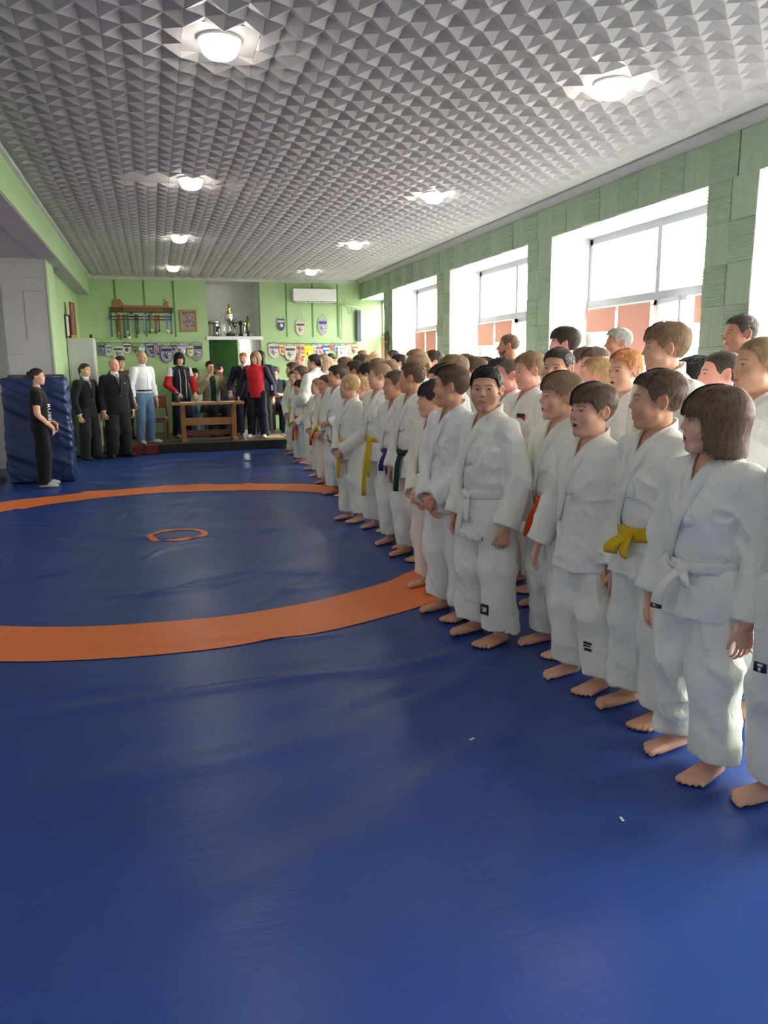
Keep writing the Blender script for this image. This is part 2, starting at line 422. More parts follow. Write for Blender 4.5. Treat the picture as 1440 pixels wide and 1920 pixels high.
# ------------------------------------------------------------------ shell
struct(obf('floor', box((-4.6, YB - .3, -.16), (XR + .6, YF + 2.8, -.06)), plain('floor_boards', lin(120, 84, 60), .6)))
wr = []
for a, b in PIL + [(YB - .3, -3.1)]: wr.append(box((XR, a, -.06), (XR + .62, b, ZC + .1)))
wr.append(box((XR, YB - .3, ZH), (XR + .62, YF + .3, ZC + .1)))
wr.append(box((XR, YB - .3, -.06), (XR + .62, YF + .3, .92)))
wall_r = struct(obf('wall_right', join(*wr), M_REVEAL))
# relief panels on the window wall
def rib_panel(vertical, seed):
    rs = np.random.RandomState(seed); n = 12; P = []
    e = np.linspace(-.5, .5, n + 1); V = []; F = []
    prof = [(-.5, 0)]
    for i in range(n):
        c = (e[i] + e[i + 1]) / 2 + rs.uniform(-.006, .006); h = rs.uniform(.7, 1.2) * (.012 if not vertical else .007)
        prof += [(c - .030, .004), (c - .010, h), (c + .012, h), (c + .030, .004)]
    prof += [(.5, 0)]
    for u, h in prof: V += [(-.5, u, h), (-.12 , u + rs.uniform(-.004, .004), h), (.2, u + rs.uniform(-.004, .004), h), (.5, u, h)]
    k = len(prof)
    for i in range(k - 1):
        for j in range(3): F.append((i * 4 + j, i * 4 + j + 1, (i + 1) * 4 + j + 1, (i + 1) * 4 + j))
    V = np.array(V); W_ = np.zeros_like(V)
    # wall faces -X: local x -> -normal ; u along Y or Z
    if vertical: W_[:, 1] = V[:, 1]; W_[:, 2] = V[:, 0]; F = [f[::-1] for f in F]
    else: W_[:, 1] = V[:, 0]; W_[:, 2] = V[:, 1]
    W_[:, 0] = -V[:, 2]
    # rim back to the wall
    return mesh_from('panel', W_, np.array(F), [M_GREEN2], smooth=False)
RIB = [[rib_panel(v, 10 * v + k) for k in range(3)] for v in (0, 1)]
def panel(y0, y1, z0, z1, v, k):
    o = ob('panel', RIB[v][k % 3], None, wall_r, ((XR - .001), (y0 + y1) / 2, (z0 + z1) / 2)); o.scale = (1, y1 - y0, z1 - z0)
ph = (ZH) / 9.
for pi_, (a, b) in enumerate(PIL):
    m_ = (a + b) / 2
    for r in range(9):
        z1 = ZH - r * ph
        if z1 < .2: continue
        panel(a, m_, z1 - ph, z1, (r + 1 + 0) % 2 if True else 0, r + pi_); panel(m_, b, z1 - ph, z1, r % 2, r + pi_ + 1)
yy = YB; k = 0
edges = list(np.arange(5.79 - .34 * 28, YF, .34)) + [YF]
for i in range(len(edges) - 1): panel(edges[i], edges[i + 1], ZH, ZH + .36, (i + 1) % 2, i)
# windows
M_BLIND = mat('blind_fabric', lin(226, 150, 118), .85, build=lambda t, p: (t.put(p.inputs['Base Color'], t.mix(t.noise(t.obj((3, 3, 60)), 3., 2.), lin(224, 166, 142), lin(230, 176, 152)))), **{'Transmission Weight': 0.})
def _trans(m, col, amt):
    t = m.node_tree; p = t.nodes['Principled BSDF']; o = [n for n in t.nodes if n.type == 'OUTPUT_MATERIAL'][0]
    tl = t.nodes.new('ShaderNodeBsdfTranslucent'); tl.inputs[0].default_value = (*col, 1); mx = t.nodes.new('ShaderNodeMixShader'); mx.inputs[0].default_value = amt
    t.links.new(p.outputs[0], mx.inputs[1]); t.links.new(tl.outputs[0], mx.inputs[2]); t.links.new(mx.outputs[0], o.inputs[0])
_trans(M_BLIND, lin(244, 196, 172), .08)
BL = {0: [(0, .30), (1, .62), (3, .28)]}
def window(i, a, b):
    root = obf('window_%d' % (i + 1), box((XW + .01, a, .92), (XW + .07, b, .96)), M_PVC); struct(root)
    zt, zm, zs = ZH - .02, 2.25, .92; mid = (a + b) / 2 if b - a > 2.2 else a + 1.33; t = .06
    fr = [box((XW, a, zt - t), (XW + .07, b, zt + .03)), box((XW, a, zs), (XW + .07, a + t, zt)), box((XW, b - t, zs), (XW + .07, b, zt)), box((XW - .01, a, zm - .045), (XW + .075, b, zm + .045)), box((XW - .004, mid - .035, zm), (XW + .07, mid + .035, zt))]
    obf('window_frame', join(*fr), M_FRAME, root)
    obf('pane', box((XW + .03, a + t, zm + .04), (XW + .04, mid - .03, zt - t)), M_GLASS, root); obf('pane', box((XW + .03, mid + .03, zm + .04), (XW + .04, b - t, zt - t)), M_GLASS, root)
    n = 4; e = np.linspace(a + t, b - t, n + 1)
    for k in range(n):
        y0, y1 = e[k], e[k + 1]; s = .05
        open_ = (k == 1 and i % 2 == 1)
        sash = join(box((XW + .0, y0, zs + .03), (XW + .06, y0 + s, zm - .045)), box((XW + .0, y1 - s, zs + .03), (XW + .06, y1, zm - .045)), box((XW + .0, y0, zm - .095), (XW + .06, y1, zm - .045)), box((XW + .0, y0, zs + .03), (XW + .06, y1, zs + .09)))
        so = obf('sash', sash, M_FRAME, root)
        obf('pane', box((XW + .025, y0 + s, zs + .09), (XW + .032, y1 - s, zm - .095)), M_GLASS, so)
        if open_:
            so.matrix_local = Matrix.Translation((XW, y1, 0)) @ Matrix.Rotation(math.radians(-16), 4, 'Z') @ Matrix.Translation((-XW, -y1, 0))
    obf('window_sill', box((XR - .06, a, .90), (XW + .02, b, .935)), M_PVC, root)
    return e, zm
def blind(i, y0, y1, ztop, drop, lab):
    r = thing('roller_blind', lab, 'blind', (XW - .035, (y0 + y1) / 2, ztop), 0, 'salmon roller blinds')
    w = (y1 - y0) / 2 - .015
    V, F = tube([(0, -w, 0), (0, w, 0)], .018, 10); ob('roller', (V, F), M_PVC, r)
    n = 10; z = np.linspace(0, -drop, n); V = []
    for k, zz in enumerate(z):
        for x in (-.019, -.022): V += [(x, -w + .01, zz), (x, w - .01, zz)]
    F = []
    for k in range(n - 1): o = k * 4; F += [(o, o + 1, o + 5, o + 4), (o + 3, o + 2, o + 6, o + 7), (o + 2, o, o + 4, o + 6), (o + 1, o + 3, o + 7, o + 5)]
    obf('fabric', (np.array(V), np.array(F)), M_BLIND, r); obf('bottom_bar', box((-.030, -w + .005, -drop - .012), (-.012, w - .005, -drop + .006)), M_PVC, r)
ORD = ['first', 'second', 'third', 'fourth', 'fifth', 'sixth', 'seventh']
for i, (a, b) in enumerate(WIN):
    e, zm = window(i, a, b)
    if i < 2: continue
    nm = {2: 'window at the right edge of the photo', 3: 'nearest whole window', 4: 'second window from the near end', 5: 'third window from the near end', 6: 'farthest window by the speaker box'}[i]
    spec = {2: [(3, .3)], 3: [(3, .27, 'short salmon roller blind at the far end of the '), (2, .62, 'long salmon roller blind hanging in the middle of the '), (0, .26, 'short salmon roller blind at the near end of the ')],
            4: [(3, .34, 'salmon roller blind on the far side of the '), (2, .30, 'salmon roller blind on the near side of the ')], 5: [(3, .9, 'pale salmon roller blind on the far side of the '), (2, .95, 'darker salmon roller blind on the near side of the ')], 6: [(3, .5, 'salmon roller blind in the ')]}[i]
    for s in spec:
        k = s[0]; blind(i, e[k], e[k + 1], zm - .06, s[1], (s[2] if len(s) > 2 else 'salmon roller blind in the ') + nm)
# cornices
def cove(y0, y1):
    pr = [(0, -.075), (-.02, -.07), (-.05, -.045), (-.085, -.02), (-.12, 0.)]; V = []; F = []
    for y in (y0, y1):
        for x, z in pr: V.append((XR + x - .002, y, ZC + z))
        V.append((XR, y, ZC))
    n = len(pr) + 1
    for i in range(n): F.append((i, (i + 1) % n, n + (i + 1) % n, n + i))
    return np.array(V), np.array(F)
struct(ob('trim_1', cove(YB, YF), M_CORN)); struct(obf('trim_2', box((XL, YF - .03, ZC - .075), (XR, YF + .02, ZC)), M_CEIL2))
struct(obf('trim_3', box((XL - .01, YB, ZC - .045), (XL + .045, YF, ZC)), M_WHITE))
# ceiling
ceil = struct(obf('ceiling', box((-4.6, YB - .3, ZC), (XR + .6, YF + .3, ZC + .12)), M_CEIL2))
TS = .44
def tile_mesh(nx=8, ny=8):
    c = TS / 4; V = []; F = []; idx = {}
    def z(i, j): return (-.052 if (i % 2 == 0 and j % 2 == 0) else -.030) if (i + j) % 2 == 0 else -.006
    for i in range(5):
        for j in range(5): idx[i, j] = len(V); V.append((i * c, j * c, z(i, j)))
    for i in range(4):
        for j in range(4):
            a, b, d, e = idx[i, j], idx[i + 1, j], idx[i + 1, j + 1], idx[i, j + 1]
            F += [(a, d, b), (a, e, d)] if (i + j) % 2 == 0 else [(a, e, b), (b, e, d)]
    n0 = len(V)
    rim = [(i, 0) for i in range(4)] + [(4, j) for j in range(4)] + [(i, 4) for i in range(4, 0, -1)] + [(0, j) for j in range(4, 0, -1)]
    for i, j in rim: V.append((i * c, j * c, .002))
    R = len(rim)
    for q in range(R): a, b = idx[rim[q]], idx[rim[(q + 1) % R]]; F += [(a, b, n0 + (q + 1) % R), (a, n0 + (q + 1) % R, n0 + q)]
    V = np.array(V); V[:, :2] = TS / 2 + (V[:, :2] - TS / 2) * .995
    return V, np.array(F)
TV, TF = tile_mesh(); TME = mesh_from('ceiling_tile', TV, TF, [M_CEIL], smooth=False)
X0 = .285 - 3 * TS; Y0 = 4.745 - 4 * TS
lampspots = [(.5, 4.96), (.5, 8.44), (.5, 11.93), (.5, 15.42), (3.14, 4.96), (3.14, 8.46), (3.14, 11.95), (3.14, 15.44)]
def flat_tile(ix, iy):
    x, y = X0 + ix * TS, Y0 + iy * TS
    for lx, ly in lampspots + [(.285 - .2, 8.44)]:
        if x - .03 < lx < x + TS + .03 - .05 and y - .0 <= ly < y + TS: return True
    return False
tiles = []
for ix in range(0, 12):
    for iy in range(-13, 33):
        y = Y0 + iy * TS
        if y < YB or y + TS > YF - .02: continue
        tiles.append((ix, iy))
tiles.sort(key=lambda q: (0 if q[1] >= 0 else 1, q[1], q[0]))
shown = 0; rest = []
M_PLATE = plain('lamp_plate', (.68, .66, .65), .5, .03)
plate_me = mesh_from('plain_tile', *box((.002, .002, -.012), (TS - .002, TS - .002, .002)), [M_PLATE], smooth=False)
for ix, iy in tiles:
    x, y = X0 + ix * TS, Y0 + iy * TS
    if flat_tile(ix, iy): ob('plain_tile', plate_me, None, ceil, (x, y, ZC)); continue
    if iy >= 0 and shown < 298: ob('ceiling_tile', TME, None, ceil, (x, y, ZC)); shown += 1
    else: rest.append((TV + (x, y, ZC), TF))
o = obf('tile_field', join(*rest), M_CEIL, ceil); o['kind'] = 'stuff'
# left side: beam, bay, column, wall
struct(obf('trim_4', box((XL - .30, YB, 3.06), (XL, YF, ZC)), M_GREEN)); 
bay = struct(obf('ceiling_bay', box((-4.6, YB - .3, 3.062), (XL - .28, YF, 3.2)), M_SOFFIT))
struct(obf('trim_5', box((XL - .29, YB, 3.052), (XL - .012, YF, 3.06)), M_SOFFIT))
colm = struct(obf('wall_column', box((-1.93, 11.95, 0), (-1.335, 12.75, 3.07)), M_GREY))
obf('green_side', box((-1.336, 11.955, 0), (-1.322, 12.75, 3.065)), M_GREEN, colm); obf('corner_bead', box((-1.345, 11.940, 0), (-1.318, 11.962, 3.06)), two_tone('pale_green_bead', lin(196, 220, 180), lin(186, 212, 170)), colm)
for k, (x0, z0, x1, z1) in enumerate(((-1.66, 2.80, -1.42, 2.806), (-1.66, 2.62, -1.40, 2.626), (-1.655, 1.95, -1.648, 2.62), (-1.90, 1.75, -1.72, 1.756))): obf('wall_scratch', box((x0, 11.945, z0), (x1, 11.952, z1)), plain('scratch_grey', lin(150, 150, 148), .8), colm)
struct(obf('wall_bay', box((-4.7, YB - .3, 0), (-4.5, YF + .2, 3.1)), M_WHITE)); struct(obf('wall_left', join(box((-1.62, 13.2, 0), (-1.40, YF, 3.06))), M_GREEN))  # bay wall is unseen, made white to bounce fill light
lw = struct(obf('wall_left_return', box((-4.6, 13.2, 0), (-1.39, 13.3, 3.06)), M_GREY)); obf('green_edge', box((-1.66, 13.19, 0), (-1.385, 13.2, 3.06)), M_DGREEN, lw)
struct(obf('wall_back', box((-4.6, YB - .3, -.06), (XR + .6, YB, ZC)), M_WHITE))  # unseen wall, white chosen for its bounce onto the crowd
# far wall with the vestibule opening
NX0, NX1, NZ_ = 1.22, 2.36, 3.40
wf = struct(obf('wall_far', join(box((-4.6, YF, -.06), (NX0, YF + .15, ZC)), box((NX1, YF, -.06), (XR + .6, YF + .15, ZC))), M_GREEN))
for px in (219, 273, 328): 
    p = at(px, 600, YF); obf('groove_strip', box((p[0] - .018, YF - .008, 2.20), (p[0] + .018, YF + .01, 3.36)), M_GROOVE, wf)
for px in (537, 586, 633):
    p = at(px, 590, YF); obf('groove_strip', box((p[0] - .016, YF - .008, 2.20), (p[0] + .016, YF + .01, 3.36)), M_GROOVE, wf)
obf('dado_line', box((XL, YF - .014, 2.165), (NX0 - .02, YF, 2.19)), M_GREEN, wf); obf('dado_line', box((NX1 + .02, YF - .014, 2.165), (XR, YF, 2.19)), M_GREEN, wf)
wv = [box((NX0 - .12, YF + .1, -.06), (NX0, YF + 2.5, ZC)), box((NX1, YF + .1, -.06), (NX1 + .12, YF + 2.5, ZC)), box((NX0, YF, NZ_), (NX1, YF + 2.5, ZC + .05))]
yv = YF + 2.4; wx0, wx1 = at(446, 640, yv)[0], at(467, 640, yv)[0]
wv += [box((NX0, yv, -.06), (wx0, yv + .12, NZ_)), box((wx1, yv, -.06), (NX1, yv + .12, NZ_)), box((wx0, yv, 2.45), (wx1, yv + .12, NZ_)), box((wx0, yv, -.06), (wx1, yv + .12, 1.1))]
wv += [box((NX0, YF + .95, 2.30), (NX1, YF + 2.5, NZ_))]
struct(obf('wall_vestibule', join(*wv), M_WHITE))
dr = struct(obf('door_1', box((NX0 + .12, yv - .06, .1), (wx0 - .02, yv - .01, 2.5)), M_DGREEN)); obf('door_handle', box((wx0 - .14, yv - .10, 1.10), (wx0 - .06, yv - .06, 1.13)), mat('brushed_steel', (.6, .6, .6), .3, 1.), dr)
vw = struct(obf('window_8', join(box((wx0, yv + .02, 1.1), (wx0 + .04, yv + .08, 2.45)), box((wx1 - .04, yv + .02, 1.1), (wx1, yv + .08, 2.45)), box((wx0, yv + .02, 2.41), (wx1, yv + .08, 2.45))), M_PVC)); obf('pane', box((wx0 + .04, yv + .045, 1.1), (wx1 - .04, yv + .05, 2.41)), M_GLASS, vw)
rs = np.random.RandomState(3); lv = []; lf = []
for k in range(900):
    c = np.array([rs.normal((wx0 + wx1) / 2, .35), yv + .9 + rs.normal(0, .18), rs.uniform(.9, 2.6)]); u = unit_ = rs.normal(size=3); u = u / np.linalg.norm(u); v = np.cross(u, rs.normal(size=3)); v /= np.linalg.norm(v)
    lv.append(np.array([c - u * .045, c + v * .02, c + u * .045, c - v * .02])); lf.append(np.array([[4 * k, 4 * k + 1, 4 * k + 2, 4 * k + 3]]))
bush = thing('bush', 'sunlit yellow-green bush outside the small vestibule window', 'bush', ((wx0 + wx1) / 2, yv + .9, 0))
M_LEAF = plain('leaf', lin(150, 180, 70), .6, .3, 20.); _trans(M_LEAF, lin(190, 210, 80), .4)
o = ob('leaves', (np.concatenate(lv) - np.array([(wx0 + wx1) / 2, yv + .9, 0]), np.concatenate(lf)), M_LEAF, bush); o['kind'] = 'stuff'
ob('stem', tube([(0, 0, 0), (.02, 0, 1.), (.0, .02, 2.2)], [.03, .02, .01], 6), plain('bark', lin(90, 70, 50), .8), bush)
# platform at the far end
plat = struct(obf('floor_platform', box((XL - .2, 14.72, -.06), (XR, YF, .165)), plain('platform_boards', lin(96, 84, 76), .55, .15, 4.)))
obf('platform_front', box((-.30, 14.70, 0), (XR, 14.722, .150)), plain('platform_front_dark', lin(44, 48, 48), .7, .3, 5.), plat)
obf('platform_edge', box((-.62, 14.69, .150), (XR, 14.74, .170)), plain('platform_edge_wood', lin(112, 98, 84), .6, .2, 8.), plat)
M_BRICK = plain('red_tile', lin(120, 30, 34), .45, .12, 12.)
for k in range(3): obf('step_tile', box((-.70 + k * .24, 14.50, 0), (-.70 + k * .24 + .232, 14.72, .155), .006), M_BRICK, plat)
for k in range(4): 
    p = 2.05 + k * .42; obf('wooden_plank', box((p, 14.95, .165), (p + .39, 15.6 + .05 * (k % 2), .185), .004), plain('pine_plank%d' % (k % 2), lin(196 - 14 * (k % 2), 164 - 14 * (k % 2), 120 - 10 * (k % 2)), .5, .15, 10.), plat)
# ------------------------------------------------------------------ wrestling mat cover
CX, CY = .13, 7.33
MN = Noise(41); MN2 = Noise(5)
_rs = np.random.RandomState(12); CREASE = []
for k in range(80):
    CREASE.append((_rs.uniform(-2.2, 3.4), _rs.uniform(4.6, 13.5), _rs.normal(.12, .35) + (1.1 if k % 5 == 0 else 0), _rs.uniform(.25, .95), _rs.uniform(.028, .050), _rs.uniform(.005, .012), _rs.uniform(-.5, .5)))
CREASE += [(.35, 3.62, .03, 1.1, .05, .011, .0), (1.25, 3.25, .5, .5, .05, .012, .2), (1.1, 2.6, .55, .8, .09, .013, .1), (.2, 2.9, .12, .9, .09, .010, .1), (.5, 2.2, .3, .7, .10, .009, -.1), (.25, 8.15, 1.15, .65, .03, .012, .5), (.02, 6.75, .75, .5, .03, .011, -.5), (-.45, 8.5, 1.35, .35, .035, .008, 0), (-.45, 6.3, 1.42, 1.3, .03, .005, 0), (1.3, 5.2, .12, 1.1, .03, .008, .1), (1.5, 3.7, .45, .7, .05, .010, .3), (1.1, 3.35, .30, .8, .06, .010, -.2), (1.55, 8.3, 1.2, .2, .03, .008, 0), (.6, 4.2, -.1, .9, .04, .007, .2), (-.6, 3.8, .1, .8, .035, .006, -.2)]
def mat_z(x, y):
    x = np.asarray(x, float); y = np.asarray(y, float)
    z = .006 * MN(x * .9 + 3, y * .55, x * 0) + .0055 * MN2(x * 1.3, y * 2.6 + x * .8, x * 0 + 2.) + .0034 * MN(x * 2.6 + y * .6, y * 7.5 - x * .7, x * 0 + 5.5) * np.clip((y - 3.) / 2, .25, 1)
    z = z * np.clip((y - 2.2) / 3., .3, 1)
    for cx, cy, ang, ln, w, h, bend in CREASE:
        c, s = math.cos(ang), math.sin(ang); u = (x - cx) * c + (y - cy) * s; v = -(x - cx) * s + (y - cy) * c
        v = v - bend * u * u / max(ln, .1)
        g = np.exp(-(u / ln) ** 2 * 2.) ; z = z + 1.7 * h * g * (np.exp(-(v / w) ** 2) - .35 * np.exp(-((v - 2. * w) / (1.4 * w)) ** 2))
    fl = np.clip((x - 1.5) / .35, 0, 1); fl = fl * fl * (3 - 2 * fl)
    f2 = np.clip((-x - .85) / .3, 0, 1) * np.clip((y - 10.6) / .5, 0, 1)
    return z * (1 - .9 * fl) * (1 - .95 * f2) - .004 - .006 * (1 - fl)
def sheet(xs, ys, zoff=0.):
    X, Y = np.meshgrid(xs, ys, indexing='ij'); Z = mat_z(X, Y) + zoff; n, m = X.shape
    i = np.arange(n * m).reshape(n, m); F = np.stack([i[:-1, :-1], i[1:, :-1], i[1:, 1:], i[:-1, 1:]], -1).reshape(-1, 4)
    return np.stack([X, Y, Z], -1).reshape(-1, 3), F
def vinyl(name, a, b, rough):
    def bd(t, p):
        o = t.obj(); n = t.noise(o, .7, 5., .6); t.put(p.inputs['Base Color'], t.mix(t.step(n, .5, .25), a, b))
        s = t.noise(t.obj((2.2, 26., 1.)), 1., 4., .6, .3); s2 = t.noise(o, 11., 4., .6, 1.); f = t.noise(o, 260., 2.)
        h = t.m('ADD', t.m('ADD', t.m('MULTIPLY', s, .8), t.m('MULTIPLY', s2, .45)), t.m('MULTIPLY', f, .03))
        t.put(p.inputs['Normal'], t.bump(h, .16, .016))
        t.put(p.inputs['Roughness'], t.m('ADD', max(rough, .29), t.m('MULTIPLY', t.noise(o, 2.2, 2., .5), .05)))
    return mat(name, a, rough, spec=.36, build=bd)
mt = thing('wrestling_mat', 'large blue vinyl wrestling mat cover with orange circles covering the hall floor', 'mat', (0, 0, 0))
M_BLUE = vinyl('blue_vinyl', lin(48, 78, 150), lin(43, 72, 140), .25); M_ORANGE = vinyl('orange_vinyl', lin(252, 138, 72), lin(246, 130, 66), .34)
ob('cover', sheet(axis((-4.4, -2.2, .15), (-2.2, 2.0, .036), (2.0, XR - .01, .15)), axis((YB, 1.5, .15), (1.5, 3.2, .06), (3.2, 14.72, .036))), M_BLUE, mt)
def ringm(r0, r1, n, m):
    a = np.arange(n) * 2 * math.pi / n; r = np.linspace(r0, r1, m); A, R_ = np.meshgrid(a, r, indexing='ij'); X = CX + R_ * np.cos(A); Y = CY + R_ * np.sin(A); Z = mat_z(X, Y) + .0045
    i = np.arange(n * m).reshape(n, m); j = np.roll(i, -1, 0); F = np.stack([i[:, :-1], i[:, 1:], j[:, 1:], j[:, :-1]], -1).reshape(-1, 4)
    return np.stack([X, Y, Z], -1).reshape(-1, 3), F
o = ob('outer_ring', ringm(2.60, 3.16, 420, 18), M_ORANGE, mt); o['label'] = 'wide orange ring'; o = ob('centre_ring', ringm(.225, .285, 90, 4), M_ORANGE, mt); o['label'] = 'small orange centre circle'
# ------------------------------------------------------------------ ceiling lamps
M_SHADE = mat('lamp_glass', (1, .98, .9), .3, **{'Emission Color': (1, .96, .88, 1), 'Emission Strength': LAMP})
M_COLLAR = mat('lamp_collar', (.86, .84, .70), .3, **{'Emission Color': (1, .95, .75, 1), 'Emission Strength': .55})
def lamp(x, y, lab):
    r = thing('ceiling_lamp', lab, 'lamp', (x, y, ZC - .012), 0, 'round ceiling lamps')
    prof = [(.0, -.0), (.128, 0), (.132, -.008), (.124, -.014)]; ob('rim', lathe(prof, 32), plain('lamp_rim', (.85, .83, .74), .35), r)
    V, F = lathe([(.122, -.012), (.116, -.035), (.108, -.052), (.104, -.053)], 48); a = np.arctan2(V[:, 1], V[:, 0]); q = 1 + .022 * np.sign(np.sin(a * 24)); V[:, 0] *= q; V[:, 1] *= q; ob('collar', (V, F), M_COLLAR, r)
    ob('glass_dome', lathe([(.107, -.050), (.106, -.060), (.096, -.080), (.078, -.094), (.05, -.104), (.02, -.108), (.0005, -.1085)], 32), M_SHADE, r)
for x, y, lab in ((.5, 1.47, 'left'), (3.14, 1.47, 'right'), (.5, -2.02, 'left'), (3.14, -2.02, 'right')): lamp(x, y, 'round ceiling lamp of the %s row %s the camera' % (lab, 'above' if y > 0 else 'behind'))  # unseen lamps added along the grid to brighten the front row
LL = ['nearest', 'second', 'third', 'farthest']
for k, (x, y) in enumerate(lampspots): lamp(x, y, ('%s round ceiling lamp of the left row' if k < 4 else '%s round ceiling lamp of the right row, window side') % LL[k % 4])
# ------------------------------------------------------------------ people
NZ = Noise(7); NZ2 = Noise(19)
def rotm(yaw, pitch=0., roll=0.):
    cy, sy, cp, sp, cr, sr = math.cos(yaw), math.sin(yaw), math.cos(pitch), math.sin(pitch), math.cos(roll), math.sin(roll)
    Rz = np.array([[cy, -sy, 0], [sy, cy, 0], [0, 0, 1]]); Rx = np.array([[1, 0, 0], [0, cp, -sp], [0, sp, cp]]); Ry = np.array([[cr, 0, sr], [0, 1, 0], [-sr, 0, cr]])
    return Rz @ Rx @ Ry
def unit(v): v = np.array(v, float); return v / np.linalg.norm(v)

ARMS = {
 'down':  dict(e=(.040, .018, -.178), w=(.046, -.028, -.335), d=(.02, -.12, -1), t=(-.35, -1, .1), curl=.55),
 'fist':  dict(e=(.042, .022, -.178), w=(.044, -.040, -.330), d=(.0, -.15, -1), t=(-.35, -1, .1), curl=1.25),
 'wide':  dict(e=(.075, .010, -.172), w=(.098, -.045, -.322), d=(.12, -.2, -1), t=(-.4, -1, .1), curl=.6),
 'clasp': dict(e=(.046, -.002, -.172), w=(-.058, -.128, -.278), d=(-.66, -.12, -.74), t=(-.55, -.35, .6), curl=.95),
 'clasp2': dict(e=(.046, -.002, -.172), w=(-.064, -.104, -.300), d=(-.62, -.05, -.78), t=(-.55, -.35, .6), curl=.6),
 'back':  dict(e=(.044, .050, -.168), w=(-.040, .105, -.290), d=(-.85, .15, -.4), t=(0, .2, 1), curl=.4),
 'front': dict(e=(.050, -.020, -.165), w=(-.040, -.150, -.215), d=(-.7, -.4, -.3), t=(0, -.2, 1), curl=.8),
}
def skeleton(H, adult=False, arms='down', turn=0., nod=0., tilt=0., fat=1., seated=None, feet=(.12, .12), stride=(0., 0.), lean=0., neckf=0.):
    J = dict(H=H, adult=adult, fat=fat, turn=turn, nod=nod, tilt=tilt)
    hh = (.130 if adult else .163) * H
    hh = min(hh, .233)
    J['hh'] = hh; J['s'] = hh / .22
    pz = .505 * H; dz = 0.
    if seated is not None: dz = seated + .065 * H - pz; pz += dz
    J['pz'] = pz
    top = H + dz - .012
    J['hc'] = np.array([0, -.012 * H - lean, top - hh / 2])
    sz = top - hh - (.046 if adult else .027) * H
    J['sz'] = sz; J['lean'] = lean
    J['neck'] = np.array([0, .012 - lean * .8, sz + .012 * H])
    sw = (.112 if adult else .104) * H
    J['arms'] = []
    ar = arms if isinstance(arms, (tuple, list)) else (arms, arms)
    for sd, a in ((1, ar[0]), (-1, ar[1])):
        if a == 'clasp' and sd < 0: a = 'clasp2'
        A = ARMS[a] if isinstance(a, str) else a
        S = np.array([sw * sd, .01 - lean * .7, sz - (.024 if adult else .034) * H])
        f = lambda v: np.array([v[0] * sd, v[1], v[2]])
        sc = 1.0 if not adult else .98
        J['arms'].append(dict(S=S, E=S + f(A['e']) * H * sc, W=S + f(A['w']) * H * sc, d=unit(f(A['d'])), t=unit(f(A['t'])), curl=A['curl'], sd=sd))
    J['legs'] = []
    for q, sd in enumerate((1, -1)):
        hip = np.array([.052 * H * sd, 0, pz])
        st = stride[q] * H
        if seated is None:
            kn = np.array([.066 * H * sd, -.008 * H - st * .5, .275 * H]); an = np.array([.075 * H * sd, .012 * H - st, .045 * H])
        else:
            kn = np.array([.075 * H * sd, -.235 * H, pz - .01 * H]); an = np.array([.07 * H * sd, -.215 * H - st, .045 * H])
        J['legs'].append(dict(hip=hip, knee=kn, ank=an, out=feet[q] * sd, sd=sd))
    return J

